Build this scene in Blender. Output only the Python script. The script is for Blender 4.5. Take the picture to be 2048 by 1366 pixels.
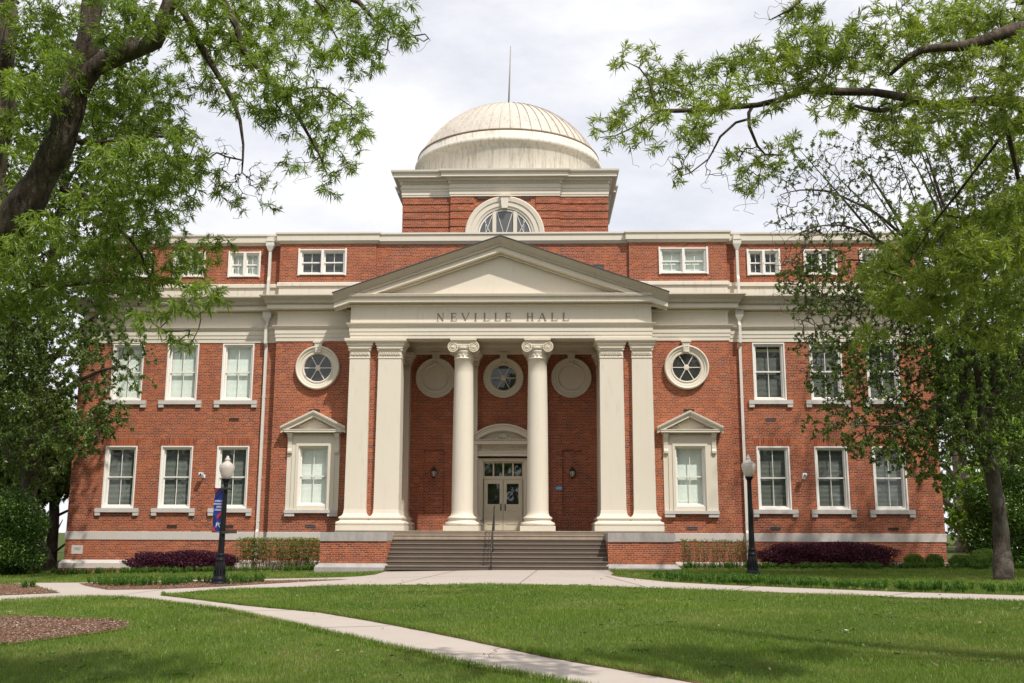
import bpy, bmesh, math, random
import numpy as np
from math import radians as rad, sin, cos, pi, sqrt
from mathutils import Matrix, Vector
from mathutils.geometry import tessellate_polygon
for o in list(bpy.data.objects): bpy.data.objects.remove(o)
SC = bpy.context.scene
COL = SC.collection
rng = np.random.default_rng(7)
random.seed(7)

# ------------------------------------------------------------------ camera
CP = np.array([1.496, -41.0, 1.5]); FPX = 2026.5
def cam_axes(pitch=10.6775, yaw=-1.4993, roll=.1675):
    P, Y, R = rad(pitch), rad(yaw), rad(roll)
    fw = np.array([sin(Y)*cos(P), cos(Y)*cos(P), sin(P)])
    r = np.array([cos(Y), -sin(Y), 0.]); u = np.cross(r, fw)
    return fw, r*cos(R)+u*sin(R), -r*sin(R)+u*cos(R)
FW, RT, UP = cam_axes()
cd = bpy.data.cameras.new('camera'); cam = bpy.data.objects.new('camera', cd); COL.objects.link(cam)
cd.sensor_width = 36; cd.lens = FPX/2048*36; cd.clip_end = 3000; cd.clip_start = .1
cam.matrix_world = Matrix(((RT[0], UP[0], -FW[0], CP[0]), (RT[1], UP[1], -FW[1], CP[1]), (RT[2], UP[2], -FW[2], CP[2]), (0, 0, 0, 1)))
SC.camera = cam
SC.render.resolution_x = 1024; SC.render.resolution_y = 683
def at(x, y, d):      # the point seen at pixel (x, y) of the 2048-wide photo, d metres along the optical axis
    return CP + d*(FW + RT*(x-1024)/FPX + UP*(683-y)/FPX)

# ------------------------------------------------------------------ light
SUN_EL, SUN_AZ = 55.0, 38.0           # az: degrees from -Y towards +X
sv = Vector((sin(rad(SUN_AZ))*cos(rad(SUN_EL)), -cos(rad(SUN_AZ))*cos(rad(SUN_EL)), sin(rad(SUN_EL))))
sl = bpy.data.lights.new('sun', 'SUN'); sl.energy = 4.25; sl.angle = rad(0.9); sl.color = (1, .955, .885)
so = bpy.data.objects.new('sun', sl); COL.objects.link(so); so.rotation_euler = sv.to_track_quat('Z', 'Y').to_euler()
W = bpy.data.worlds.new('World'); SC.world = W; W.use_nodes = True
nt = W.node_tree; nt.nodes.clear()
def N(t, **k):
    n = nt.nodes.new(t)
    for a, b in k.items(): setattr(n, a, b)
    return n
def L(a, b): nt.links.new(a, b)
sky = N('ShaderNodeTexSky', sky_type='NISHITA', sun_disc=False, sun_elevation=rad(SUN_EL), sun_rotation=rad(180-SUN_AZ), air_density=1.2, dust_density=2.5)
bg1 = N('ShaderNodeBackground'); bg1.inputs[1].default_value = .12; L(sky.outputs[0], bg1.inputs[0])
tc = N('ShaderNodeTexCoord'); mp = N('ShaderNodeMapping'); mp.inputs['Scale'].default_value = (1.0, 1.0, 2.6); L(tc.outputs['Generated'], mp.inputs[0])
n1 = N('ShaderNodeTexNoise'); n1.inputs['Scale'].default_value = 3.2; n1.inputs['Detail'].default_value = 9; n1.inputs['Roughness'].default_value = .62; L(mp.outputs[0], n1.inputs[0])
cr = N('ShaderNodeValToRGB'); cr.color_ramp.elements[0].position = .36; cr.color_ramp.elements[0].color = (.74, .74, .74, 1)
cr.color_ramp.elements[1].position = .56; cr.color_ramp.elements[1].color = (1, 1, 1, 1); L(n1.outputs[0], cr.inputs[0])
n2 = N('ShaderNodeTexNoise'); n2.inputs['Scale'].default_value = 6; n2.inputs['Detail'].default_value = 6; L(mp.outputs[0], n2.inputs[0])
cr2 = N('ShaderNodeValToRGB'); cr2.color_ramp.elements[0].position = .3; cr2.color_ramp.elements[0].color = (.86, .87, .93, 1)
cr2.color_ramp.elements[1].position = .62; cr2.color_ramp.elements[1].color = (.95, .95, .98, 1); L(n2.outputs[0], cr2.inputs[0])
bg2 = N('ShaderNodeBackground'); bg2.inputs[1].default_value = .98; L(cr2.outputs[0], bg2.inputs[0])
ms = N('ShaderNodeMixShader'); L(cr.outputs[0], ms.inputs[0]); L(bg1.outputs[0], ms.inputs[1]); L(bg2.outputs[0], ms.inputs[2])
wo = N('ShaderNodeOutputWorld'); L(ms.outputs[0], wo.inputs[0])
SC.view_settings.view_transform = 'Standard'; SC.view_settings.look = 'None'; SC.view_settings.gamma = 1
SC.view_settings.exposure = 0.15

# ------------------------------------------------------------------ materials
MT = {}
class NB:
    def __init__(s, name):
        s.m = bpy.data.materials.new(name); s.m.use_nodes = True; s.t = s.m.node_tree; s.t.nodes.clear()
        s.out = s.n('ShaderNodeOutputMaterial'); MT[name] = s.m
    def n(s, t, ins=None, **k):
        q = s.t.nodes.new(t)
        for a, b in k.items(): setattr(q, a, b)
        for a, b in (ins or {}).items():
            if hasattr(b, 'is_output') or isinstance(b, bpy.types.NodeSocket): s.t.links.new(b, q.inputs[a])
            else: q.inputs[a].default_value = b
        return q
    def pos(s, scale=(1, 1, 1)):
        g = s.n('ShaderNodeNewGeometry')
        return s.n('ShaderNodeMapping', {0: g.outputs['Position'], 'Scale': scale}).outputs[0]
    def noise(s, scale=1, detail=4, rough=.6, vec=None, sc=(1, 1, 1)):
        return s.n('ShaderNodeTexNoise', {'Vector': vec if vec else s.pos(sc), 'Scale': scale, 'Detail': detail, 'Roughness': rough}).outputs[0]
    def ramp(s, fac, stops):
        r = s.n('ShaderNodeValToRGB', {0: fac}); e = r.color_ramp.elements
        while len(e) < len(stops): e.new(.5)
        for q, (p, c) in zip(e, stops): q.position = p; q.color = (*c, 1) if len(c) == 3 else c
        return r.outputs[0]
    def mix(s, f, a, b, mode='MIX'):
        q = s.n('ShaderNodeMix', data_type='RGBA', blend_type=mode)
        for i, v in ((0, f), (6, a), (7, b)):
            if isinstance(v, bpy.types.NodeSocket): s.t.links.new(v, q.inputs[i])
            else: q.inputs[i].default_value = v if i == 0 else (*v, 1)
        return q.outputs[2]
    def math(s, op, a, b=0., c=None):
        d = {0: a, 1: b}
        if c is not None: d[2] = c
        return s.n('ShaderNodeMath', d, operation=op).outputs[0]
    def prin(s, col, rough=.8, bump=None, bs=.3, bd=.01, spec=.3, **k):
        p = s.n('ShaderNodeBsdfPrincipled', {'Roughness': rough, 'Specular IOR Level': spec, **k})
        if isinstance(col, bpy.types.NodeSocket): s.t.links.new(col, p.inputs[0])
        else: p.inputs[0].default_value = (*col, 1)
        if bump is not None:
            b = s.n('ShaderNodeBump', {'Height': bump, 'Strength': bs, 'Distance': bd}); s.t.links.new(b.outputs[0], p.inputs['Normal'])
        s.t.links.new(p.outputs[0], s.out.inputs[0]); return p

def brick_mat(name, arch=False, dark=1.0):
    b = NB(name); g = b.n('ShaderNodeNewGeometry'); x = b.n('ShaderNodeSeparateXYZ', {0: g.outputs['Position']})
    u = b.math('ADD', x.outputs[0], x.outputs[1]); vec = b.n('ShaderNodeCombineXYZ', {0: u, 1: x.outputs[2]}).outputs[0]
    if arch: vec = b.n('ShaderNodeCombineXYZ', {0: x.outputs[2], 1: u}).outputs[0]
    def bt(w, off=.5):
        return b.n('ShaderNodeTexBrick', {'Vector': vec, 'Color1': (0, 0, 0, 1), 'Color2': (1, 1, 1, 1), 'Mortar': (0, 0, 0, 1), 'Scale': 1., 'Mortar Size': .0090 if not arch else .005,
            'Mortar Smooth': .25, 'Bias': 0., 'Brick Width': w, 'Row Height': .0677 if not arch else .07}, offset=off)
    A = bt(.213 if not arch else .4)
    big = b.noise(.55, 5, .65); mid = b.noise(2.3, 4, .6, sc=(1, 1, 2.2)); fine = b.noise(60, 3, .6)
    tone = b.ramp(A.outputs[0], [(0, (.075, .021, .017)), (.2, (.165, .030, .016)), (.55, (.25, .042, .0175)), (.85, (.335, .065, .021)), (1, (.48, .128, .032))])
    dk = b.ramp(A.outputs[0], [(0, (.105, .035, .033)), (1, (.20, .055, .038))])
    row = b.math('FLOOR', b.math('DIVIDE', x.outputs[2], .0677))
    if not arch:
        B = bt(.1065)
        hd = b.math('LESS_THAN', b.math('FLOORED_MODULO', row, 6.), .5)
        hdark = b.math('MULTIPLY', b.math('MULTIPLY', hd, b.math('GREATER_THAN', B.outputs[0], .5)), b.ramp(b.noise(.8, 3, .5, sc=(1, 1, 1.5)), [(.45, (.1, .1, .1)), (.6, (1, 1, 1))]))
        fac = b.n('ShaderNodeMix', {0: hd, 2: A.outputs['Fac'], 3: B.outputs['Fac']}, data_type='FLOAT').outputs[0]
        tone = b.mix(b.math('MULTIPLY', hdark, .5), tone, (.13, .045, .038))
    else: fac = A.outputs['Fac']
    ob = b.ramp(big, [(.38, (0, 0, 0)), (.66, (1, 1, 1))])
    tone = b.mix(b.math('MULTIPLY', ob, .6), tone, b.mix(.5, tone, (.56, .15, .045)))
    db = b.ramp(mid, [(.52, (0, 0, 0)), (.70, (1, 1, 1))])
    tone = b.mix(b.math('MULTIPLY', db, .7), tone, dk)
    tone = b.mix(.18, tone, b.mix(fine, (0.1, .03, .02), (.55, .16, .08)))
    mort = b.mix(b.noise(1.3, 4), (.35, .19, .115), (.60, .42, .30))
    c = b.mix(b.math('MULTIPLY', fac, .8), tone, mort)
    if dark != 1: c = b.mix(1., c, (dark, dark, dark), 'MULTIPLY')
    b.prin(c, .88, b.math('SUBTRACT', b.math('MULTIPLY', fine, .4), fac), .5, .006, .2)
brick_mat('brick'); brick_mat('arch_brick', True)

def paint(name, col, col2, rough=.55, st=.0, bumps=.15, lo=.55):
    b = NB(name); n = b.noise(1.2, 6, .7, sc=(1, 1, .5)); f = b.noise(9, 5, .7)
    c = b.mix(n, col, col2)
    if st:
        dr = b.noise(1.4, 6, .75, sc=(6, 6, .7)); c = b.mix(b.math('MULTIPLY', b.ramp(dr, [(lo, (0, 0, 0)), (lo+.2, (1, 1, 1))]), st), c, (.20, .155, .11))
    b.prin(c, rough, f, bumps, .012, .35)
paint('cream', (.62, .555, .45), (.67, .61, .51), .55, .2)
paint('cream_stain', (.65, .58, .47), (.70, .635, .53), .6, .6)
paint('carve', (.60, .53, .41), (.66, .59, .47), .6, .25, 1.0)
paint('dome_metal', (.47, .415, .35), (.60, .55, .48), .55, .7, lo=.5)
paint('drum_paint', (.60, .55, .46), (.68, .63, .55), .6, .6, lo=.48); paint('dirty_ledge', (.16, .12, .09), (.34, .27, .2), .8, .5); paint('stained_shaded_trim', (.40, .345, .26), (.52, .46, .37), .6, .5)  # last one: cornice and dentil trim, stains plus underside shade put into the colour
paint('white_paint', (.74, .70, .64), (.80, .77, .72), .45)
paint('pipe_paint', (.60, .56, .50), (.66, .62, .56), .45)
paint('door_paint', (.56, .49, .36), (.60, .53, .40), .4)
paint('letter', (.17, .14, .11), (.24, .21, .17), .6)
def stone(name, a, b_, dark=.0, bs=.35):
    b = NB(name); n = b.noise(1.1, 8, .75, sc=(1, 1, 1.6)); sp = b.noise(38, 4, .7)
    c = b.mix(n, a, b_); c = b.mix(b.math('MULTIPLY', sp, .3), c, (.3, .26, .22))
    if dark:
        dr = b.noise(.9, 7, .8, sc=(3, 3, .8)); c = b.mix(b.math('MULTIPLY', b.ramp(dr, [(.42, (0, 0, 0)), (.68, (1, 1, 1))]), dark), c, (.10, .085, .075))
    b.prin(c, .85, sp, bs, .01, .25)
stone('limestone', (.53, .48, .43), (.64, .60, .55), .10)
stone('bluestone', (.30, .28, .27), (.46, .43, .41), .35)
stone('sill_stone', (.52, .49, .45), (.62, .59, .55), .12)
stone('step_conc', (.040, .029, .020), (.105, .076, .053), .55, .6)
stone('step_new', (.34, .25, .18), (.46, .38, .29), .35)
stone('tread_conc', (.14, .108, .080), (.27, .215, .165), .3)
b = NB('concrete')
n = b.noise(.5, 8, .75); sp = b.noise(55, 5, .75); c = b.mix(n, (.345, .30, .265), (.465, .41, .365)); c = b.mix(b.math('MULTIPLY', sp, .35), c, (.34, .28, .23))
st = b.ramp(b.noise(1.7, 8, .8), [(.56, (0, 0, 0)), (.75, (1, 1, 1))]); c = b.mix(b.math('MULTIPLY', st, .55), c, (.24, .20, .165))
b.prin(c, .9, sp, .4, .008, .2)
def flat(name, col, rough=.6, metal=0, spec=.4):
    b = NB(name); n = b.noise(25, 3); c = b.mix(n, tuple(v*.8 for v in col), tuple(min(1, v*1.15) for v in col)); b.prin(c, rough, spec=spec, Metallic=metal)
flat('black_iron', (.010, .010, .012), .5, 0, .15); flat('rail_metal', (.05, .045, .042), .4, .5); flat('vent_grey', (.10, .095, .10), .6); flat('vent_brown', (.06, .035, .028), .6)
flat('joint', (.16, .13, .10), .9); flat('roof_dark', (.06, .06, .065), .6); flat('interior', (.10, .10, .09), .9); flat('floor_inside', (.12, .1, .08), .9)
flat('lantern_metal', (.045, .04, .035), .5, .3); flat('white_plastic', (.72, .72, .74), .35); flat('sign_blue', (.02, .19, .42), .4); flat('sign_white', (.8, .85, .88), .5)
flat('banner_blue', (.012, .045, .30), .7); flat('banner_red', (.50, .03, .035), .7); flat('banner_white', (.8, .8, .82), .7); flat('banner_navy', (.012, .02, .10), .7)
flat('shade_tan', (.50, .38, .22), .7); flat('handle_metal', (.10, .085, .07), .35, .8); flat('mast_metal', (.25, .23, .21), .5); flat('far_roof', (.42, .36, .34), .8); flat('cable_dark', (.03, .03, .03), .5)
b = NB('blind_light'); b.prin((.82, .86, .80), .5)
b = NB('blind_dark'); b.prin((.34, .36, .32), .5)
b = NB('glass')
ge = b.n('ShaderNodeNewGeometry'); dp = b.n('ShaderNodeVectorMath', {0: ge.outputs['Incoming'], 1: ge.outputs['Normal']}, operation='DOT_PRODUCT'); fz = b.math('POWER', b.math('SUBTRACT', 1., b.math('ABSOLUTE', dp.outputs['Value'])), 5.); frv = b.math('MULTIPLY_ADD', fz, .9, .048); tr = b.n('ShaderNodeBsdfTransparent', {0: (.93, .96, .94, 1)}); gl = b.n('ShaderNodeBsdfGlossy', {'Roughness': .015, 'Color': (1, 1, 1, 1)})
bn = b.noise(1.6, 2); bp = b.n('ShaderNodeBump', {'Height': bn, 'Strength': .12, 'Distance': .02}); b.t.links.new(bp.outputs[0], gl.inputs['Normal'])
mx = b.n('ShaderNodeMixShader', {0: frv, 1: tr.outputs[0], 2: gl.outputs[0]}); b.t.links.new(mx.outputs[0], b.out.inputs[0])
b = NB('globe')
tl = b.n('ShaderNodeBsdfTranslucent', {0: (.75, .70, .64, 1)}); wv = b.noise(8, 2)
pr = b.n('ShaderNodeBsdfPrincipled', {0: (.66, .60, .54, 1), 'Roughness': .25}); mx = b.n('ShaderNodeMixShader', {0: .35, 1: pr.outputs[0], 2: tl.outputs[0]}); b.t.links.new(mx.outputs[0], b.out.inputs[0])
def bark(name, a, c2, sc=1.):
    b = NB(name); v = b.noise(14*sc, 6, .75, sc=(1, 1, .28)); w = b.noise(1.3, 4); v2 = b.noise(60*sc, 4, .7)
    c = b.mix(b.ramp(v, [(.35, (0, 0, 0)), (.65, (1, 1, 1))]), a, c2); c = b.mix(b.math('MULTIPLY', b.ramp(w, [(.5, (0, 0, 0)), (.7, (1, 1, 1))]), .3), c, (.22, .21, .17))
    b.prin(c, .9, b.math('ADD', v, b.math('MULTIPLY', v2, .3)), 1., .03/sc, .2)
bark('oak_bark', (.018, .013, .010), (.15, .115, .085)); bark('grey_bark', (.028, .022, .017), (.12, .095, .074), 1.6); bark('pale_bark', (.12, .10, .085), (.30, .26, .22)); bark('hedge_twig', (.10, .05, .03), (.22, .12, .08), 2)
def leafmat(name, stops, trans=.4, tcol=(1.05, 1.12, .42), rough=.42, gloss=.03, patch=None):
    b = NB(name); at_ = b.n('ShaderNodeAttribute', attribute_name='rnd', attribute_type='GEOMETRY')
    c = b.ramp(at_.outputs['Fac'], stops)
    if patch:
        pn = b.ramp(b.noise(patch[1], 5, .7), [(patch[2], (0, 0, 0)), (patch[3], (1, 1, 1))]); c = b.mix(b.math('MULTIPLY', pn, patch[4]), c, patch[0])
    d = b.n('ShaderNodeBsdfDiffuse', {0: c}); t = b.n('ShaderNodeBsdfTranslucent', {0: b.mix(1., c, tcol, 'MULTIPLY')})
    g = b.n('ShaderNodeBsdfGlossy', {'Roughness': rough, 'Color': (1, 1, 1, 1)})
    m1 = b.n('ShaderNodeMixShader', {0: trans, 1: d.outputs[0], 2: t.outputs[0]})
    m2 = b.n('ShaderNodeMixShader', {0: gloss, 1: m1.outputs[0], 2: g.outputs[0]}); b.t.links.new(m2.outputs[0], b.out.inputs[0])
leafmat('oak_leaf', [(0, (.10, .155, .026)), (.5, (.195, .28, .045)), (.85, (.32, .42, .07)), (1, (.47, .55, .14))], .55)
leafmat('oak_leaf_light', [(0, (.12, .165, .035)), (.5, (.225, .295, .055)), (.85, (.35, .43, .085)), (1, (.50, .56, .16))], .55)
leafmat('elm_leaf', [(0, (.05, .085, .015)), (.6, (.10, .16, .024)), (.92, (.17, .24, .04)), (1, (.20, .12, .05))], .4)
leafmat('sparse_leaf', [(0, (.06, .10, .016)), (.6, (.12, .19, .026)), (.95, (.22, .31, .045)), (1, (.22, .16, .06))], .4)
leafmat('lime_leaf', [(0, (.12, .20, .02)), (.6, (.22, .34, .035)), (1, (.36, .48, .07))], .5)
leafmat('holly_leaf', [(0, (.035, .075, .012)), (.6, (.085, .17, .022)), (.9, (.20, .32, .04)), (1, (.36, .48, .08))], .3, rough=.38, gloss=.05)
leafmat('purple_leaf', [(0, (.035, .008, .018)), (.6, (.085, .020, .038)), (1, (.19, .055, .085))], .3, (1.2, .5, .7), gloss=.02)
leafmat('hedge_leaf', [(0, (.07, .11, .02)), (.5, (.19, .26, .04)), (.85, (.36, .40, .08)), (1, (.30, .12, .05))], .4)
leafmat('box_leaf', [(0, (.06, .11, .015)), (.6, (.12, .21, .025)), (1, (.22, .33, .05))], .3)
leafmat('liriope', [(0, (.035, .085, .012)), (.6, (.075, .16, .02)), (1, (.16, .28, .045))], .3, gloss=.02)
leafmat('grass', [(0, (.075, .135, .018)), (.5, (.15, .235, .033)), (.85, (.24, .33, .055)), (1, (.38, .41, .13))], .35, gloss=.02, patch=((.36, .36, .12), .38, .50, .66, .5))
leafmat('chip', [(0, (.08, .045, .03)), (.4, (.18, .105, .072)), (.8, (.28, .18, .125)), (1, (.52, .40, .30))], .05)
b = NB('soil'); n = b.noise(3, 8, .8); c = b.mix(n, (.040, .060, .014), (.085, .105, .028)); b.prin(c, .95, b.noise(60, 4), .6, .02, .1)
b = NB('mulch'); n = b.n('ShaderNodeTexVoronoi', {'Vector': b.pos((1, 1, 1)), 'Scale': 38.}).outputs['Color']; c = b.mix(b.noise(45, 6, .8), (.075, .032, .020), (.30, .155, .10))
c = b.mix(.35, c, b.mix(n, (.09, .04, .025), (.34, .2, .13))); b.prin(c, .95, b.noise(70, 5, .8), 1., .03, .1)

# ------------------------------------------------------------------ mesh helpers
class MB:
    def __init__(s): s.v = []; s.f = []; s.sm = []
    def add(s, vs, fs, smooth=False):
        o = len(s.v); s.v += [tuple(map(float, q)) for q in vs]; s.f += [tuple(o+i for i in f) for f in fs]; s.sm += [smooth]*len(fs); return s
    def box(s, x0, x1, y0, y1, z0, z1):
        v = [(x, y, z) for z in (z0, z1) for y in (y0, y1) for x in (x0, x1)]
        return s.add(v, [(0, 2, 3, 1), (4, 5, 7, 6), (0, 1, 5, 4), (2, 6, 7, 3), (0, 4, 6, 2), (1, 3, 7, 5)])
    def prism(s, poly, y0, y1):          # polygon in (x, z), extruded along y
        n = len(poly); v = [(x, y0, z) for x, z in poly]+[(x, y1, z) for x, z in poly]
        return s.add(v, [tuple(range(n)), tuple(range(2*n-1, n-1, -1))]+[(i, i+n, (i+1) % n+n, (i+1) % n) for i in range(n)])
    def lathe(s, prof, cx, cy, seg=24, z0=0., a0=0., a1=2*pi, smooth=True, jit=None):
        full = abs(a1-a0-2*pi) < 1e-6; m = seg if full else seg+1; v = []
        for r, z in prof:
            for i in range(m):
                a = a0+(a1-a0)*i/seg; v.append((cx+r*cos(a), cy+r*sin(a), z0+z))
        f = []
        for j in range(len(prof)-1):
            for i in range(seg):
                k = (i+1) % m; f.append((j*m+i, j*m+k, (j+1)*m+k, (j+1)*m+i))
        return s.add(v, f, smooth)
    def ring(s, prof, cx, cz, y, seg=48, a0=0., a1=2*pi, smooth=False):      # profile (radius, protrusion towards -y), around a y axis
        full = abs(a1-a0-2*pi) < 1e-6; m = seg if full else seg+1; v = []
        for r, p in prof:
            for i in range(m):
                a = a0+(a1-a0)*i/seg; v.append((cx+r*cos(a), y-p, cz+r*sin(a)))
        f = []
        for j in range(len(prof)-1):
            for i in range(seg):
                k = (i+1) % m; f.append((j*m+i, (j+1)*m+i, (j+1)*m+k, j*m+k))
        return s.add(v, f, smooth)
    def disc(s, r, cx, cz, y, seg=40, a0=0., a1=2*pi):
        return s.add([(cx+r*cos(a0+(a1-a0)*i/seg), y, cz+r*sin(a0+(a1-a0)*i/seg)) for i in range(seg)], [tuple(range(seg))])
    def tube(s, pts, rs, k=8, smooth=True, caps=True):
        pts = [Vector(p) for p in pts]; n = len(pts)
        if not hasattr(rs, '__len__'): rs = [rs]*n
        v = []; t0 = (pts[1]-pts[0]).normalized(); ref = Vector((0, 0, 1)) if abs(t0.z) < .9 else Vector((1, 0, 0)); u = t0.cross(ref).normalized()
        for i, p in enumerate(pts):
            t = (pts[min(i+1, n-1)]-pts[max(i-1, 0)]).normalized(); u = (u-t*u.dot(t)).normalized(); w = t.cross(u)
            for j in range(k):
                a = 2*pi*j/k; v.append(p+(u*cos(a)+w*sin(a))*rs[i])
        f = [(i*k+j, i*k+(j+1) % k, (i+1)*k+(j+1) % k, (i+1)*k+j) for i in range(n-1) for j in range(k)]
        if caps: f += [tuple(range(k-1, -1, -1)), tuple(range((n-1)*k, n*k))]
        return s.add(v, f, smooth)
    def sweep(s, path, prof, closed=False, top=False):     # path in xy (outward = right-hand side), profile (out, z)
        n = len(path); P = [Vector(p) for p in path]; rings = []
        for i in range(n):
            a = P[i]-P[i-1] if (i > 0 or closed) else P[1]-P[0]; b_ = P[(i+1) % n]-P[i] if (i < n-1 or closed) else P[-1]-P[-2]
            a = a.normalized(); b_ = b_.normalized(); na = Vector((a.y, -a.x)); nb = Vector((b_.y, -b_.x)); m = (na+nb)
            m = m/max(.2, m.dot(na)) if m.length > 1e-6 else na
            rings.append([(P[i].x+m.x*o, P[i].y+m.y*o, z) for o, z in prof])
        k = len(prof); v = [q for r in rings for q in r]; f = []
        for i in range(n if closed else n-1):
            j = (i+1) % n
            for t in range(k-1): f.append((i*k+t, j*k+t, j*k+t+1, i*k+t+1))
        if closed: f.append(tuple(i*k+k-1 for i in range(n))); f.append(tuple(i*k for i in range(n-1, -1, -1)))
        return s.add(v, f)
    def build(s, name, mat, parent=None, loc=None):
        me = bpy.data.meshes.new(name); me.from_pydata(s.v, [], s.f); me.polygons.foreach_set('use_smooth', s.sm); me.materials.append(MT[mat]); me.update()
        return link(name, me, parent, loc)
def link(name, me, parent=None, loc=None):
    o = bpy.data.objects.new(name, me); COL.objects.link(o)
    if parent: o.parent = parent
    if loc is not None: o.location = loc
    return o
def tag(o, label=None, cat=None, group=None, kind=None):
    for k, v in (('label', label), ('category', cat), ('group', group), ('kind', kind)):
        if v: o[k] = v
    return o
def empty(name, loc=(0, 0, 0), rz=0.):
    o = bpy.data.objects.new(name, None); COL.objects.link(o); o.location = loc; o.rotation_euler = (0, 0, rz); o.empty_display_size = .3; return o
def copy_tree(o, parent=None, loc=None):
    c = o.copy(); COL.objects.link(c); c.parent = parent
    for k in ('label', 'category', 'group'):
        if parent is None and k in c.keys(): pass
    if loc is not None: c.location = loc
    for ch in [q for q in bpy.data.objects if q.parent == o]: copy_tree(ch, c)
    return c
def fastmesh(name, V, nper, mat, parent=None, rnd=None, loc=None, kind_poly=4):
    # V: (N, nper, 3) independent faces, each nper verts
    n = V.shape[0]; me = bpy.data.meshes.new(name); me.vertices.add(n*nper); me.vertices.foreach_set('co', V.reshape(-1).astype(np.float32))
    me.loops.add(n*nper); me.loops.foreach_set('vertex_index', np.arange(n*nper, dtype=np.int32))
    me.polygons.add(n); me.polygons.foreach_set('loop_start', np.arange(0, n*nper, nper, dtype=np.int32)); me.polygons.foreach_set('loop_total', np.full(n, nper, dtype=np.int32))
    me.update(calc_edges=True)
    if rnd is not None:
        a = me.attributes.new('rnd', 'FLOAT', 'FACE'); a.data.foreach_set('value', rnd.astype(np.float32))
    me.materials.append(MT[mat]); return link(name, me, parent, loc)
def text_obj(name, body, size, mat, loc, parent, ext=.004, rot=(pi/2, 0, 0), align='CENTER', shear=0., wx=1.):
    cu = bpy.data.curves.new(name, 'FONT'); cu.body = body; cu.size = size; cu.extrude = ext; cu.align_x = align; cu.align_y = 'CENTER'; cu.shear = shear
    o = bpy.data.objects.new(name+'_src', cu); COL.objects.link(o); dg = bpy.context.evaluated_depsgraph_get(); me = bpy.data.meshes.new_from_object(o.evaluated_get(dg)); bpy.data.objects.remove(o)
    me.materials.clear(); me.materials.append(MT[mat]); r = link(name, me, parent, loc); r.rotation_euler = rot; r.scale = (wx, 1, 1); return r

def H(x, y):
    xx = np.clip(x, -18, 20); yy = np.clip(y, -60, 30); return .17+.0073*(yy+4.2)+np.where(xx < 0, .0177*xx, .003*xx)

# ================================================================== the hall
exec_parts = []
hall = empty('college_hall'); tag(hall, 'large red brick college hall with cream columned portico, pediment and shallow dome', 'building')
XW, XB, XP = 17.5, 9.25, 5.95
def wall(mb, x0, x1, z0, z1, Y, holes, depth=.22):
    xs = sorted({x0, x1, *[h[0] for h in holes], *[h[1] for h in holes]}); zs = sorted({z0, z1, *[h[2] for h in holes], *[h[3] for h in holes]})
    for i in range(len(xs)-1):
        for j in range(len(zs)-1):
            cx, cz = (xs[i]+xs[i+1])/2, (zs[j]+zs[j+1])/2
            if any(h[0] < cx < h[1] and h[2] < cz < h[3] for h in holes): continue
            mb.add([(xs[i], Y, zs[j]), (xs[i+1], Y, zs[j]), (xs[i+1], Y, zs[j+1]), (xs[i], Y, zs[j+1])], [(0, 1, 2, 3)])
    for a, b_, c, d in holes:
        mb.add([(a, Y, c), (b_, Y, c), (b_, Y, d), (a, Y, d), (a, Y+depth, c), (b_, Y+depth, c), (b_, Y+depth, d), (a, Y+depth, d)], [(0, 4, 5, 1), (3, 2, 6, 7), (0, 3, 7, 4), (1, 5, 6, 2)])
WX = [10.90, 13.20, 15.49]; WW = .655
low = (2.42, 4.93); upp = (6.79, 9.16)
# lower brick walls
mb = MB()
for s in (-1, 1):
    hs = [(s*x-WW, s*x+WW, *z) for x in WX for z in (low, upp)]
    wall(mb, min(s*XB, s*XW), max(s*XB, s*XW), -.5, 9.2, 0, hs)
    a, b_ = min(s*XB, s*XP), max(s*XB, s*XP)
    wall(mb, a, b_, -.5, 9.2, -.35, [(s*7.53-.60, s*7.53+.60, 2.5, 4.9)])
    mb.add([(s*XB, 0, -.5), (s*XB, -.35, -.5), (s*XB, -.35, 9.2), (s*XB, 0, 9.2)], [(0, 1, 2, 3)])
    mb.add([(s*XW, 0, -.5), (s*XW, 24, -.5), (s*XW, 24, 10.5), (s*XW, 0, 10.5)], [(0, 1, 2, 3)])
mb.box(-XW, XW, 24, 24.2, -.5, 13.4)
mb.build('wall', 'brick', hall)
# third storey walls
TZ = (12.09, 13.18); T3 = [10.93, 13.28, 15.6]
mb = MB()
for s in (-1, 1):
    hs = [(s*x-.67, s*x+.67, *TZ) for x in T3]
    wall(mb, min(s*9.35, s*17.25), max(s*9.35, s*17.25), 11.7, 13.6, .3, hs)
    a, b_ = min(s*9.35, s*5.3), max(s*9.35, s*5.3)
    wall(mb, a, b_, 11.7, 13.6, 0, [(s*7.55-1.0, s*7.55+1.0, TZ[0], TZ[1]+.02)])
    mb.add([(s*17.25, .3, 11.0), (s*17.25, 23.9, 11.0), (s*17.25, 23.9, 13.6), (s*17.25, .3, 13.6)], [(0, 1, 2, 3)])
    mb.add([(s*9.35, 0, 11.7), (s*9.35, .3, 11.7), (s*9.35, .3, 13.6), (s*9.35, 0, 13.6)], [(0, 1, 2, 3)])
    mb.add([(s*5.3, 0, 11.7), (s*5.3, .14, 11.7), (s*5.3, .14, 13.6), (s*5.3, 0, 13.6)], [(0, 1, 2, 3)])
wall(mb, -5.3, 5.3, 11.0, 13.6, .14, [])
mb.build('upper_wall', 'brick', hall)
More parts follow.
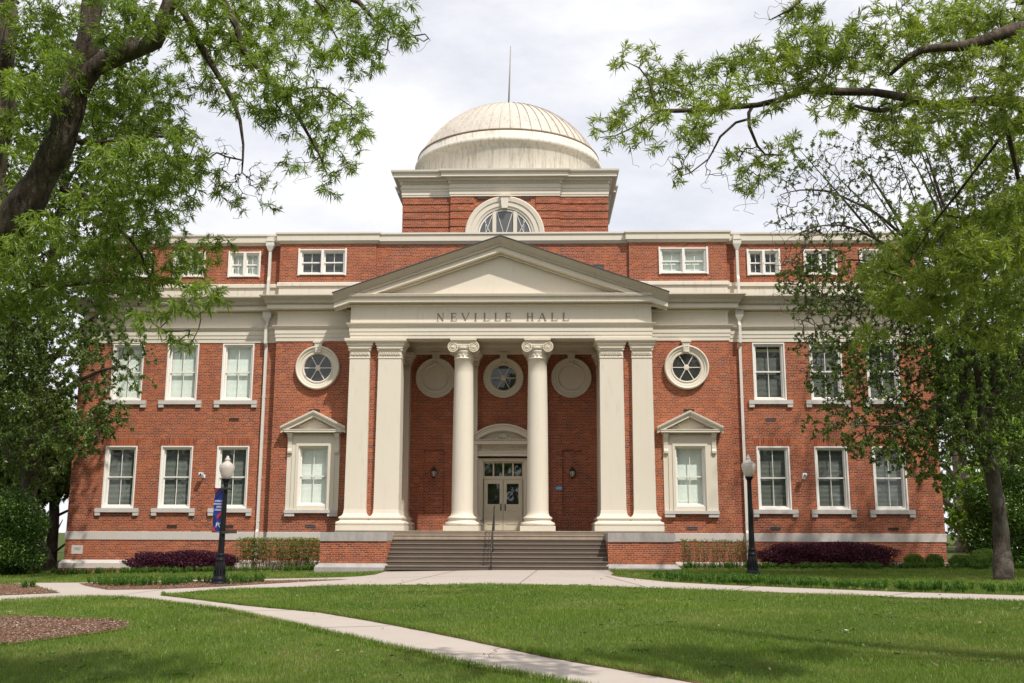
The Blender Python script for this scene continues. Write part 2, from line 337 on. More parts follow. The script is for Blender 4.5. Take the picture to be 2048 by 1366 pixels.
# interior core
mb = MB(); mb.box(-17.3, 17.3, 4.6, 4.7, 0, 9.4); mb.box(-17.2, 17.2, 4.2, 4.3, 11.2, 13.3); mb.box(-17.3, -4.6, .35, 4.6, 6.0, 6.1); mb.box(4.6, 17.3, .35, 4.6, 6.0, 6.1); mb.box(-17.3, 17.3, .35, 24, 9.75, 9.8); mb.box(-17.2, 17.2, .45, 4, 11.3, 11.35)
for x in (-14.4, -12.05, -8.9, 8.9, 12.05, 14.4): mb.box(x-.05, x+.05, .35, 4.6, 0, 9.2)
mb.build('interior_partition', 'interior', hall)
# base: water table, band
base_path = [(-XW, 20), (-XW, 0), (-XB, 0), (-XB, -.35), (-6.3, -.35)]
mir = lambda p: [(-x, y) for x, y in reversed(p)]
for p in (base_path, mir(base_path)):
    MB().sweep(p, [(0, 1.18), (.025, 1.18), (.025, 1.49), (0, 1.5)]).build('stone_band', 'limestone', hall)
    MB().sweep(p, [(0, .06), (.14, .06), (.14, .26), (.02, .385), (0, .385)]).build('water_table', 'limestone', hall)
    MB().sweep(p, [(.125, -.6), (.125, .06), (0, .06)]).build('footing', 'brick', hall)
# entablature
ARW = [(0, 9.19), (.03, 9.19), (.03, 9.35), (.05, 9.35), (.05, 9.5), (.07, 9.5), (.07, 9.68), (.10, 9.70), (.16, 9.80), (.17, 9.84), (0, 9.86)]
ARP = [(-.004, 9.08), (0, 9.08), (0, 9.21), (.02, 9.21), (.02, 9.36), (.04, 9.36), (.04, 9.53), (.08, 9.56), (.14, 9.66), (.15, 9.70), (0, 9.72)]
COR = [(0, 10.40), (.05, 10.42), (.07, 10.47), (.07, 10.50), (.36, 10.50), (.36, 10.66), (.385, 10.66), (.385, 10.69), (.41, 10.69), (.46, 10.80)]
CYM = [(.46, 10.80), (.47, 10.83), (.55, 10.90), (.62, 10.98), (.64, 10.98), (.64, 11.02), (0, 11.10)]
wing = [(-XW, 20), (-XW, 0), (-XB, 0), (-XB, -.35), (-5.97, -.35)]
mb = MB()
for p in (wing, mir(wing)):
    mb.sweep(p, ARW); mb.sweep(p, [(0, 9.86), (0, 10.42)]); mb.sweep(p, COR[:7]); MB().sweep(p, COR[6:]+CYM[1:]).build('cornice', 'stained_shaded_trim', hall)
port = [(-6.0, -.3), (-6.0, -1.5), (6.0, -1.5), (6.0, -.3)]
mb.sweep(port, ARP); mb.sweep(port, [(0, 9.72), (0, 10.42)]); mb.sweep(port, COR+[(.455, 10.815), (0, 10.83)])
mb.box(-5.99, 5.99, -1.49, -.8, 9.085, 10.8); mb.box(-5.99, -4.4, -.8, 2.3, 9.3, 10.8); mb.box(4.4, 5.99, -.8, 2.3, 9.3, 10.8)
mb.build('entablature', 'cream', hall)
# egg and dart / dentil courses as small blocks
mb = MB()
def blocks(x0, x1, y, z0, z1, p, step=.075, w=.045):
    n = int((x1-x0)/step); d = (x1-x0)/n
    for i in range(n): x = x0+(i+.5)*d; mb.box(x-w/2, x+w/2, y-p, y+.02, z0, z1)
for a, b_, y in ((-17.5, -9.7, 0), (9.7, 17.5, 0), (-9.6, -6.4, -.35), (6.4, 9.6, -.35), (-6.35, 6.35, -1.5)):
    blocks(a, b_, y-.44, 10.705, 10.79, .015); blocks(a, b_, y-.075, 10.43, 10.495, .012, .06, .035)
# tower dentils
blocks(-4.7, -2.55, 3.2-.10, 17.16, 17.25, .05, .09, .05); blocks(2.55, 4.7, 3.2-.10, 17.16, 17.25, .05, .09, .05); blocks(-2.5, 2.5, 3.08-.10, 17.16, 17.25, .05, .09, .05)
mb.build('dentil_course', 'stained_shaded_trim', hall)
# attic podium + parapet
mb = MB()
att = [(-17.25, 20), (-17.25, .3), (-9.35, .3), (-9.35, 0), (9.35, 0), (9.35, .3), (17.25, .3), (17.25, 20)]
mb.sweep(att, [(.0, 11.0), (.0, 11.10), (0, 11.56), (.05, 11.60), (.07, 11.61), (.07, 11.75), (0, 11.78)])
mb.build('attic_podium', 'cream_stain', hall)
mb = MB()
par = [(-17.25, 20), (-17.25, .3), (-9.35, .3), (-9.35, 0), (-5.3, 0), (-5.3, .14), (5.3, .14), (5.3, 0), (9.35, 0), (9.35, .3), (17.25, .3), (17.25, 20)]
mb.sweep(par, [(0, 13.44), (.03, 13.44), (.12, 13.55), (.14, 13.55), (.14, 13.80), (.19, 13.83), (.19, 13.90), (-.4, 13.93)])
mb.build('parapet_cornice', 'cream', hall)
mb = MB(); mb.box(-16.9, 16.9, .6, 23.7, 13.3, 13.42); mb.build('roof', 'roof_dark', hall)
# flat arches over lower windows
for s in (-1, 1):
    for x in WX: MB().prism([(s*x-.70, 4.935), (s*x+.70, 4.935), (s*x+.82, 5.27), (s*x-.82, 5.27)], -.006, .01).build('window_arch', 'arch_brick', hall)

# ---------------- windows
def sash_window(w, h, blind, gap_top=0., deep=.13):
    f = MB(); t = .115 if abs(w-.60) > .001 else .065
    f.box(-w, -w+t, deep-.09, deep+.1, 0, h); f.box(w-t, w, deep-.09, deep+.1, 0, h); f.box(-w+t, w-t, deep-.09, deep+.1, h-t*.9, h); f.box(-w+t, w-t, deep-.09, deep+.1, 0, .10)
    f.box(-w, -w+.05, deep-.15, deep-.09, 0, h); f.box(w-.05, w, deep-.15, deep-.09, 0, h); f.box(-w+.05, w-.05, deep-.15, deep-.09, h-.05, h); f.box(-w+.05, w-.05, deep-.16, deep-.09, 0, .045)
    m = (h+.0)/2; iw = w-t
    for z0, z1, y in ((.10, m+.02, deep+.045), (m-.02, h-t*.9, deep+.0)):
        f.box(-iw, -iw+.045, y, y+.04, z0, z1); f.box(iw-.045, iw, y, y+.04, z0, z1); f.box(-iw+.045, iw-.045, y, y+.04, z0, z0+.05); f.box(-iw+.045, iw-.045, y, y+.04, z1-.045, z1); f.box(-.011, .011, y+.004, y+.036, z0+.05, z1-.045)
    g = MB(); g.add([(-iw, deep+.065, .1), (iw, deep+.065, .1), (iw, deep+.065, m), (-iw, deep+.065, m)], [(0, 1, 2, 3)]); g.add([(-iw, deep+.02, m), (iw, deep+.02, m), (iw, deep+.02, h-.1), (-iw, deep+.02, h-.1)], [(0, 1, 2, 3)])
    bl = MB(); n = int((h-.2-gap_top)/.05); a = rad(80 if blind == 'blind_light' else 36)
    for i in range(n):
        z = .10+(i+.5)*.05; c, s_ = cos(a)*.0262, sin(a)*.0262; y = deep+.16
        bl.add([(-iw+.01, y-c, z-s_), (iw-.01, y-c, z-s_), (iw-.01, y+c, z+s_), (-iw+.01, y+c, z+s_)], [(0, 1, 2, 3)])
    bl.box(-iw, iw, deep+.13, deep+.19, h-.15-gap_top, h-.1-gap_top)
    return f, g, bl
def sill_mb(w, z0=-.175):
    s = MB(); s.box(-w-.225, w+.225, -.10, .13, -.16, -.002)
    for q in (-1, 1): s.box(q*(w+.115)-.105, q*(w+.115)+.105, -.085, .02, -.29, -.162)
    return s
cache = {}
def place_window(x, z, Y, w, h, blind, gap=0., sill=True, label=None, double=False):
    key = (round(w, 3), round(h, 3), blind, gap, double)
    if key not in cache:
        if not double: f, g, bl = sash_window(w, h, blind, gap)
        else:
            f, g, bl = MB(), MB(), MB()
            hw = w/2-.005
            for q in (-1, 1):
                a = sash_window(hw+.035, h, blind, gap, .10)
                for dst, src in zip((f, g, bl), a): dst.add([(v[0]+q*(hw-.02), v[1]+(.0015 if q > 0 else 0), v[2]) for v in src.v], src.f)
            f.box(-.05, .05, -.055, .008, .05, h-.05)
            f.box(-w-.03, -w+.045, -.058, -.051, -.03, h+.03); f.box(w-.045, w+.03, -.058, -.051, -.03, h+.03)
        cache[key] = [q.build(nm, mt).data for q, nm, mt in ((f, 'window', 'white_paint'), (g, 'glass', 'glass'), (bl, 'blind', blind))]
        for o in [o for o in bpy.data.objects if o.data in cache[key]]: bpy.data.objects.remove(o)
    md = cache[key]; wo_ = link('window', md[0], hall, (x, Y, z)); link('pane', md[1], wo_); link('blind', md[2], wo_)
    if sill:
        k2 = ('sill', w)
        if k2 not in cache:
            q = sill_mb(w).build('sill', 'sill_stone'); cache[k2] = q.data; bpy.data.objects.remove(q)
        link('sill', cache[k2], wo_)
    if label: wo_['label'] = label
    return wo_
for s in (-1, 1):
    for i, x in enumerate(WX):
        place_window(s*x, low[0], 0, WW, low[1]-low[0], 'blind_dark')
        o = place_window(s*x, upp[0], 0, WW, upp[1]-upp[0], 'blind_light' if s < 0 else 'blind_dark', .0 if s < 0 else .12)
        if s > 0 and i < 2:
            q = MB(); q.box(-.53, .53, .27, .29, 2.02, 2.10); q.build('roller_shade', 'shade_tan', o)
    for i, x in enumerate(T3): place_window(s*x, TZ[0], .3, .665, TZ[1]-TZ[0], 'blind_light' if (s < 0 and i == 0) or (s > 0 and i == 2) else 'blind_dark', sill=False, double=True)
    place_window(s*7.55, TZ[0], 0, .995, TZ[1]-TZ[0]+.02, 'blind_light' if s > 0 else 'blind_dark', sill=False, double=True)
    o = place_window(s*7.53, 2.5, -.35, .60, 2.4, 'blind_light', sill=False)

# ---------------- pedimented window surrounds
def aedicule(cx):
    Y = -.35; m = MB()
    for q in (-1, 1):
        x = cx+q*.60
        a, b_ = (x, x+q*.26); m.box(min(a, b_), max(a, b_), Y-.07, Y+.01, 2.36, 5.08)
        a, b_ = (x+q*.0, x+q*.1); m.box(min(a, b_), max(a, b_), Y-.10, Y-.071, 2.36, 5.05)
        a, b_ = (x+q*.26, x+q*.46); m.box(min(a, b_), max(a, b_), Y-.04, Y+.01, 2.36, 5.38)
        xx = cx+q*.95                                                   # scrolled console
        prof = [(Y-.04, 4.62), (Y-.09, 4.58), (Y-.14, 4.62), (Y-.15, 4.70), (Y-.11, 4.80), (Y-.11, 4.95), (Y-.15, 5.15), (Y-.22, 5.26), (Y-.24, 5.38), (Y-.04, 5.38)]
        v = [(xx-.085, y, z) for y, z in prof]+[(xx+.085, y, z) for y, z in prof]; n = len(prof)
        m.add(v, [tuple(range(n)), tuple(range(2*n-1, n-1, -1))]+[(i, i+n, (i+1) % n+n, (i+1) % n) for i in range(n)])
        m.box(xx-.1, xx+.1, Y-.26, Y+.0, 5.34, 5.40)
    m.box(cx-.595, cx+.595, Y-.03, Y+.12, 2.355, 2.503)
    m.box(cx-.86, cx+.86, Y-.072, Y+.01, 4.9, 5.10); m.box(cx-.67, cx+.67, Y-.102, Y-.073, 4.9, 5.02); m.box(cx-.88, cx+.88, Y-.05, Y+.01, 5.1, 5.38)
    n = 34
    for i in range(n): x = cx-.86+(i+.5)*1.72/n; m.box(x-.015, x+.015, Y-.085, Y-.05, 5.31, 5.37)
    m.box(cx-1.12, cx+1.12, Y-.14, Y-.0, 5.40, 5.43); m.box(cx-1.16, cx+1.16, Y-.34, Y+.0, 5.43, 5.52); m.box(cx-1.19, cx+1.19, Y-.36, Y, 5.52, 5.55)
    # raking
    path = [(-1.30, 5.60), (0, 6.24), (1.30, 5.60)]; prof = [(.16, -.20), (.33, -.20), (.33, -.11), (.36, -.10), (.42, -.02), (.43, .03), (.43, .06), (0, .08)]
    v = []
    for (x, z) in path: v += [(cx+x, Y-p, z+dz) for p, dz in prof]
    k = len(prof); m.add(v, [(i*k+t, (i+1)*k+t, (i+1)*k+t+1, i*k+t+1) for i in range(2) for t in range(k-1)]+[tuple(range(k)), tuple(range(3*k-1, 2*k-1, -1))])
    m.add([(cx-1.2, Y-.06, 5.5), (cx+1.2, Y-.06, 5.5), (cx, Y-.06, 6.15)], [(0, 1, 2)])
    for q in (-1, 1):
        for i in range(15):
            t = (i+.5)/15; x = cx+q*(1-t)*1.05; z = 5.60+t*.64-.28*1; m.box(x-.02, x+.02, Y-.15, Y-.05, z, z+.08) if z > 5.6 else None
    o = m.build('window_surround', 'cream', hall)
    s_ = MB(); s_.box(cx-1.06, cx+1.06, Y-.16, Y+.05, 2.24, 2.36); s_.box(cx-1.07, cx-.66, Y-.165, Y-.0, 2.235, 2.365); s_.box(cx+.66, cx+1.07, Y-.165, Y-.0, 2.235, 2.365)
    for q in (-1, 1): s_.box(cx+q*.86-.20, cx+q*.86+.20, Y-.14, Y, 2.11, 2.234)
    s_.build('sill', 'sill_stone', o)
aedicule(-7.53); aedicule(7.53)

# ---------------- round windows
def roundel(cx, cz, Y, glass=True, R=.90):
    m = MB(); k = R/.90
    m.ring([(.56*k, -.02), (.56*k, .05), (.59*k, .10), (.62*k, .10), (.63*k, .075), (.71*k, .085), (.725*k, .12), (.80*k, .125), (.815*k, .17), (.85*k, .19), (.88*k, .18), (.90*k, .14), (.90*k, -.02)], cx, cz, Y, 56)
    # keystone
    zt = cz+1.09
    m.prism([(cx-.10, cz+.60*k), (cx+.10, cz+.60*k), (cx+.165, zt-.07), (cx-.165, zt-.07)], Y-.17, Y); m.box(cx-.20, cx+.20, Y-.21, Y, zt-.07, zt)
    for q in (-.08, 0, .08): m.prism([(cx+q*.7-.018, cz+.64), (cx+q*.7+.018, cz+.64), (cx+q*1.3+.022, zt-.1), (cx+q*1.3-.022, zt-.1)], Y-.185, Y-.165)
    m.tube([(cx-.12, Y-.17, cz+.63), (cx+.12, Y-.17, cz+.63)], .035, 8)
    o = m.build('round_window' if glass else 'blank_roundel', 'cream', hall)
    if glass:
        q = MB(); 
        for i in range(6):
            a = i*pi/3; c, s_ = cos(a), sin(a); px, pz = -s_*.017, c*.017
            q.add([(cx+c*.08+px, y, cz+s_*.08+pz) for y in (Y-.035, Y-.01)]+[(cx+c*.57*k+px, y, cz+s_*.57*k+pz) for y in (Y-.035, Y-.01)]+[(cx+c*.08-px, y, cz+s_*.08-pz) for y in (Y-.035, Y-.01)]+[(cx+c*.57*k-px, y, cz+s_*.57*k-pz) for y in (Y-.035, Y-.01)],
                  [(0, 2, 6, 4), (0, 1, 3, 2), (4, 6, 7, 5)])
        q.ring([(0, .045), (.09, .045), (.115, .03), (.115, 0)], cx, cz, Y, 20); q.build('muntins', 'cream', o)
        g = MB(); g.disc(.57*k, cx, cz, Y-.018, 40); g.build('pane', 'glass', o)
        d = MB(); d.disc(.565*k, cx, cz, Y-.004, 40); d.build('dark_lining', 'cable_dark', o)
    else:
        g = MB(); g.disc(.58*k, cx, cz, Y-.006, 40); g.build('blank_panel', 'cream', o)
for s in (-1, 1): roundel(s*7.49, 8.08, -.35)
BY = 2.3
roundel(0, 8.06, BY, True, .87); roundel(-2.93, 8.06, BY, False, .87); roundel(2.93, 8.06, BY, False, .87)

# ---------------- portico recess, floor, ceiling
mb = MB()
PN = [(-3.38, -2.50, 2.24, 4.96), (2.50, 3.38, 2.24, 4.96)]
wall(mb, -4.4, 4.4, 1.5, 9.3, BY, PN+[(-.93, .93, 1.5, 4.50)], .10)
for h in PN: mb.add([(h[0], BY+.10, h[2]), (h[1], BY+.10, h[2]), (h[1], BY+.10, h[3]), (h[0], BY+.10, h[3])], [(0, 1, 2, 3)])
for s in (-1, 1):
    mb.add([(s*4.4, -.7, 1.5), (s*4.4, BY, 1.5), (s*4.4, BY, 9.3), (s*4.4, -.7, 9.3)], [(0, 1, 2, 3)])
    mb.box(min(s*4.4, s*5.9), max(s*4.4, s*5.9), -1.32, -.2, 1.5, 9.2)
mb.build('porch_wall', 'brick', hall)
mb = MB(); mb.box(-4.4, 4.4, -.9, BY, 9.58, 9.62)
mb.sweep([(4.4, -.8), (-4.4, -.8)], [(.005, 9.08), (.005, 9.2), (.03, 9.2), (.03, 9.36), (.10, 9.42), (.10, 9.6)])
mb.sweep([(-4.4, BY), (4.4, BY)], [(.12, 9.08), (.12, 9.22), (.15, 9.22), (.15, 9.38), (.22, 9.44), (.22, 9.6)])
mb.box(-4.4, 4.4, BY-.115, BY, 9.085, 9.575)
for x in (-1.47, 1.47): mb.box(x-.35, x+.35, -.8, BY-.15, 9.12, 9.59)
mb.build('porch_ceiling', 'cream', hall)
mb = MB(); mb.box(-4.4, 4.4, -1.78, BY+.3, 1.40, 1.56); mb.box(-6.30, -4.4, -1.78, -.3, 1.45, 1.555); mb.box(4.4, 6.30, -1.78, -.3, 1.45, 1.555); mb.build('porch_floor', 'tread_conc', hall)

# steps: nine risers
NR, RISE, TRD, Y0 = 9, (1.56-.172)/9, .28, -1.78
for i in range(NR):                       # i = 0 top
    mb = MB(); zt = 1.56-i*RISE; y = Y0-i*TRD
    w = 3.99
    mb.box(-w, w, y+.012, (y+TRD+.02 if i else y+.3), zt-RISE, zt-.03)
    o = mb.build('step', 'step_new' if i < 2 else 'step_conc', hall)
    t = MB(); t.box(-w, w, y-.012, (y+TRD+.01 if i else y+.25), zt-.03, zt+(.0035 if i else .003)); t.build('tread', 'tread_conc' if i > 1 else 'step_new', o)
# cheek walls
for s in (-1, 1):
    mb = MB(); mc = MB(); mf = MB()
    a, b_ = min(s*4.0, s*6.42), max(s*4.0, s*6.42)
    mb.box(a, b_, -3.70, -.34, -.2, 1.19)
    mc.box(a-.0, b_+.0, -3.74, -1.80, 1.18, 1.50); mc.box(min(s*6.2, s*6.46), max(s*6.2, s*6.46), -1.80, -.36, 1.18, 1.50); mc.box(min(s*6.2, s*4.05), max(s*6.2, s*4.05), -1.80, -1.6, 1.18, 1.50)
    p = [(a, -1.6), (a, -3.70), (b_, -3.70), (b_, -.36)]
    mf.sweep(p, [(.16, -.3), (.16, .255), (.02, .385), (0, .39)])
    cw = mb.build('cheek_wall', 'brick', hall); mc.build('cheek_cap', 'bluestone', cw); mf.build('cheek_base', 'bluestone', cw)
    MB().box(*sorted((s*5.19, s*4.85)), -1.74, -.7, 1.553, 1.752).build('plinth', 'cream', hall)

# ---------------- pilasters / responds
def rect(x0, x1, y0, y1): return [(x0, y1), (x0, y0), (x1, y0), (x1, y1)]
def pilaster(x0, x1, y0, y1, name='pilaster', closed=True):
    m = MB(); w0, w1 = x0, x1; zb, zt = 2.12, 8.30; tp = .035
    v = []
    for z, e in ((zb, .0), (zb+.12, 0.005), (4, .012), (6, .022), (zt, tp)):
        v += [(w0+e, y0+e*.5, z), (w1-e, y0+e*.5, z), (w1-e, y1, z), (w0+e, y1, z)]
    m.add(v, [(i*4+j, i*4+(j+1) % 4, i*4+4+(j+1) % 4, i*4+4+j) for i in range(4) for j in range(4)])
    p = rect(w0, w1, y0, y1)
    m.sweep(p, [(.26, 1.56), (.26, 1.755), (.22, 1.76), (.25, 1.79), (.262, 1.83), (.25, 1.88), (.20, 1.905), (.14, 1.93), (.12, 1.97), (.135, 2.0), (.17, 2.03), (.165, 2.07), (.11, 2.105), (.06, 2.13), (.02, 2.22), (.004, 2.34), (0, 2.36)], True)
    e = tp
    p = rect(w0+e, w1-e, y0+e*.5, y1)
    m.sweep(p, [(0, 8.28), (.025, 8.29), (.025, 8.32), (.008, 8.33), (.008, 8.58), (.05, 8.60), (.05, 8.63), (.03, 8.65), (.075, 8.70), (.075, 8.73), (.05, 8.74), (.12, 8.82), (.12, 8.86), (.10, 8.87), (.19, 8.95), (.20, 8.98), (.20, 9.075), (0, 9.079)], True)
    o = m.build(name, 'cream', hall)
    c = MB(); n = 5; ww = (w1-w0-2*e)
    for i in range(n):
        x = w0+e+(i+.5)*ww/n
        for a in range(5):
            an = pi*(a/4); c.tube([(x, y0+.008, 8.40), (x+cos(an)*.065, y0-.012, 8.42+sin(an)*.11)], [.014, .018], 5)
        c.tube([(x+ww/n/2, y0, 8.36), (x+ww/n/2, y0-.01, 8.52)], [.01, .022], 5) if i < n-1 else None
    nn = int(ww/.05)
    for i in range(nn): x = w0+e+(i+.5)*ww/nn; c.box(x-.015, x+.015, y0-.09, y0-.04, 8.655, 8.695)
    c.build('capital_carving', 'carve', o); return o
for s in (-1, 1):
    a, b_ = sorted((s*6.02, s*5.16)); pilaster(a, b_, -1.5, -.34)
    a, b_ = sorted((s*4.88, s*3.90)); pilaster(a, b_, -1.496, -.62)
    a, b_ = sorted((s*4.38, s*3.97)); pilaster(a, b_, 1.75, BY, 'respond')
    pilaster(s*1.47-.40, s*1.47+.40, 1.95, BY, 'respond')
# ---------------- ionic columns
def column(cx, cy):
    m = MB(); m.box(cx-.68, cx+.68, cy-.68, cy+.68, 1.56, 1.755)
    m.lathe([(.60, 1.755), (.655, 1.775), (.675, 1.82), (.655, 1.875), (.59, 1.90), (.54, 1.93), (.52, 1.97), (.535, 2.0), (.57, 2.03), (.565, 2.07), (.51, 2.105), (.46, 2.14), (.43, 2.23), (.42, 2.36),
             (.417, 3.5), (.41, 5), (.397, 6.5), (.378, 7.7), (.372, 8.28), (.40, 8.29), (.40, 8.32), (.375, 8.33), (.375, 8.5), (.43, 8.56), (.43, 8.60), (.38, 8.62), (.47, 8.68), (.48, 8.74), (.40, 8.8)], cx, cy, 40)
    o = m.build('column', 'cream', hall)
    c = MB()
    for q in (-1, 1):                                                   # bolsters with spiral faces
        vx, vz = cx+q*.405, 8.735
        c.ring([(0, .455), (.10, .455), (.105, .435), (.205, .435), (.218, .42), (.20, .36), (.15, .15), (.135, 0), (.15, -.15), (.20, -.36), (.218, -.42), (.21, -.45), (0, -.45)], vx, vz, cy, 28, smooth=True)
        for yy in (cy-.452, cy+.452):
            pts = []
            for i in range(50):
                t = i/49; a = q*(-t*2.6*2*pi)+pi/2; r = .20*(1-t)**.8+.022; pts.append((vx+r*cos(a), yy, vz+r*sin(a)))
            c.tube(pts, [.027-.014*i/49 for i in range(50)], 6)
            c.ring([(0, .03), (.03, .025), (.035, -.01)], vx, vz, yy, 12)
    c.box(cx-.405, cx+.405, cy-.44, cy+.44, 8.76, 8.93)
    for yy, sg in ((cy-.45, -1), (cy+.45, 1)):
        c.tube([(cx-.405+.81*i/12, yy, 8.945-.02*sin(pi*i/12)) for i in range(13)], .018, 6)
        c.tube([(cx-.40+.80*i/12, yy, 8.86-.075*sin(pi*i/12)) for i in range(13)], .014, 6)
        c.tube([(cx-.28+.56*i/12, yy, 8.76-.03*sin(pi*i/12)) for i in range(13)], .018, 6)
    for i in range(30):
        a = 2*pi*i/30; c.lathe([(0, -.04), (.02, -.02), (.026, 0), (.02, .03), (0, .035)], cx+.455*cos(a), cy+.455*sin(a), 6, 8.70)
        c.lathe([(0, -.02), (.016, 0), (0, .02)], cx+.42*cos(a), cy+.42*sin(a), 5, 8.585)
    for i in range(16):
        a = 2*pi*i/16
        for d in (-1, 0, 1): b2 = a+d*.12; c.tube([(cx+.378*cos(a), cy+.378*sin(a), 8.35), (cx+.388*cos(b2), cy+.388*sin(b2), 8.50-.03*abs(d))], [.010, .016], 5)
    c.box(cx-.49, cx+.49, cy-.49, cy+.49, 8.95, 8.985); c.sweep(rect(cx-.46, cx+.46, cy-.46, cy+.46), [(0, 8.98), (.06, 9.0), (.065, 9.078), (0, 9.0785)], True)
    c.build('ionic_capital', 'carve', o)
for s in (-1, 1): column(s*1.47, -1.04)

# ---------------- pediment
mb = MB(); zt, za, hw = 10.80, 13.10, 6.60
prof = [(.02, -.62), (.06, -.60), (.07, -.56), (.07, -.53), (.352, -.53), (.352, -.36), (.375, -.36), (.375, -.335), (.40, -.33), (.45, -.225), (.47, -.22), (.47, -.20), (.55, -.11), (.62, -.03), (.635, -.02), (.635, .0), (-.3, .02)]
v = []
for (x, z) in ((-hw-.02, zt), (0, za), (hw+.02, zt)): v += [(x, -1.5-p, z+dz) for p, dz in prof]
k = len(prof); mb.add(v, [(i*k+t, (i+1)*k+t, (i+1)*k+t+1, i*k+t+1) for i in range(2) for t in range(6)])
ped = mb.build('pediment', 'cream', hall)
mb = MB(); mb.add(v, [(i*k+t, (i+1)*k+t, (i+1)*k+t+1, i*k+t+1) for i in range(2) for t in range(6, k-1)]+[tuple(range(k)), tuple(range(3*k-1, 2*k-1, -1))]); mb.build('raking_cornice', 'stained_shaded_trim', ped)
mb = MB(); mb.prism([(-6.2, 10.7), (6.2, 10.7), (0, 12.85)], -1.42, -1.2); mb.build('tympanum', 'cream', ped)
mb = MB(); n = 78
for s in (-1, 1):
    for i in range(n):
        t = (i+.5)/n; x = s*6.35*(1-t); z = zt+(za-zt)*(1-abs(x)/hw)
        if z-.32 > 10.82: mb.box(x-.026, x+.026, -1.5-.455, -1.5-.40, z-.315, z-.235)
        if z-.62 > 10.84: mb.box(x-.02, x+.02, -1.5-.08, -1.5-.04, z-.60, z-.55)
mb.build('raking_dentils', 'stained_shaded_trim', ped)
mb = MB()
mb.add([(-hw-.06, -2.16, zt-.005), (0, -2.16, za+.015), (0, .2, za+.015), (-hw-.06, .2, zt-.005), (hw+.06, -2.16, zt-.005), (hw+.06, .2, zt-.005),
        (-hw-.06, -2.16, zt+.03), (0, -2.16, za+.055), (0, .2, za+.055), (-hw-.06, .2, zt+.03), (hw+.06, -2.16, zt+.03), (hw+.06, .2, zt+.03)],
       [(0, 1, 2, 3), (1, 4, 5, 2), (6, 7, 8, 9), (7, 10, 11, 8), (0, 1, 7, 6), (1, 4, 10, 7), (0, 6, 9, 3), (4, 10, 11, 5)])
mb.build('pediment_roof', 'roof_dark', ped)

# inscription
def serif(ch, x0, x1, z0, z1, Y, mb):
    w, h = x1-x0, z1-z0; T, t, sf = .055, .024, .022
    def bar(ax, az, bx, bz, th):
        d = Vector((bx-ax, bz-az)).normalized(); n_ = Vector((-d.y, d.x))*th/2
        mb.prism([(ax+n_.x, az+n_.y), (ax-n_.x, az-n_.y), (bx-n_.x, bz-n_.y), (bx+n_.x, bz+n_.y)], Y-.012, Y+.002)
    def st(x, th, a=z0, b_=z1, s0=1, s1=1):
        bar(x, a, x, b_, th)
        if s0: mb.prism([(x-th/2-.035, a), (x+th/2+.035, a), (x+th/2, a+sf), (x-th/2, a+sf)], Y-.0125, Y+.002)
        if s1: mb.prism([(x-th/2, b_-sf), (x+th/2, b_-sf), (x+th/2+.035, b_), (x-th/2-.035, b_)], Y-.0125, Y+.002)
    if ch == 'I': st((x0+x1)/2, T)
    elif ch in 'EL':
        xs = x0+.055; st(xs, T); bar(xs, z0+t/2, x1, z0+t/2, t); mb.prism([(x1-.03, z0+t/2), (x1, z0+t/2), (x1+.004, z0+.11), (x1-.006, z0+.11)], Y-.0115, Y+.002)
        if ch == 'E':
            bar(xs, z1-t/2, x1-.02, z1-t/2, t); mb.prism([(x1-.045, z1-t/2), (x1-.02, z1-t/2), (x1-.016, z1-.09), (x1-.026, z1-.09)], Y-.0115, Y+.002)
            bar(xs, z0+h*.52, x1-.06, z0+h*.52, t); mb.prism([(x1-.07, z0+h*.52-.04), (x1-.055, z0+h*.52-.04), (x1-.055, z0+h*.52+.04), (x1-.07, z0+h*.52+.04)], Y-.0117, Y+.002)
    elif ch == 'H': st(x0+.05, T); st(x1-.05, T); bar(x0+.05, z0+h*.52, x1-.05, z0+h*.52, t)
    elif ch == 'N': st(x0+.04, t, s0=1, s1=0); st(x1-.04, t, s0=0, s1=1); bar(x0+.03, z1-.01, x1-.045, z0+.01, T)
    elif ch == 'V':
        c_ = (x0+x1)/2; bar(x0+.03, z1-.01, c_, z0+.02, T); bar(x1-.03, z1-.01, c_+.005, z0+.02, t)
        for x in (x0+.03, x1-.03): bar(x-.05, z1-.01, x+.05, z1-.01, .02)
    elif ch == 'A':
        c_ = (x0+x1)/2; bar(x0+.03, z0+.01, c_-.005, z1-.01, t); bar(x1-.03, z0+.01, c_, z1-.01, T); bar(x0+.085, z0+h*.36, x1-.09, z0+h*.36, t)
        for x in (x0+.03, x1-.03): bar(x-.05, z0+.01, x+.05, z0+.01, .02)
PXL = [('N', 665, 706), ('E', 743, 778), ('V', 805, 851), ('I', 878, 893), ('L', 929, 965), ('L', 992, 1028), ('E', 1053, 1088), ('H', 1175, 1215), ('A', 1242, 1287), ('L', 1313, 1350), ('L', 1378, 1415)]
for ch, a, b_ in PXL:
    q = MB(); fx = lambda p: -2.54+((p/2.8444+640)-874)*.01996
    serif(ch, fx(a), fx(b_), 9.775, 10.11, -1.5, q); q.build('letter', 'letter', hall)

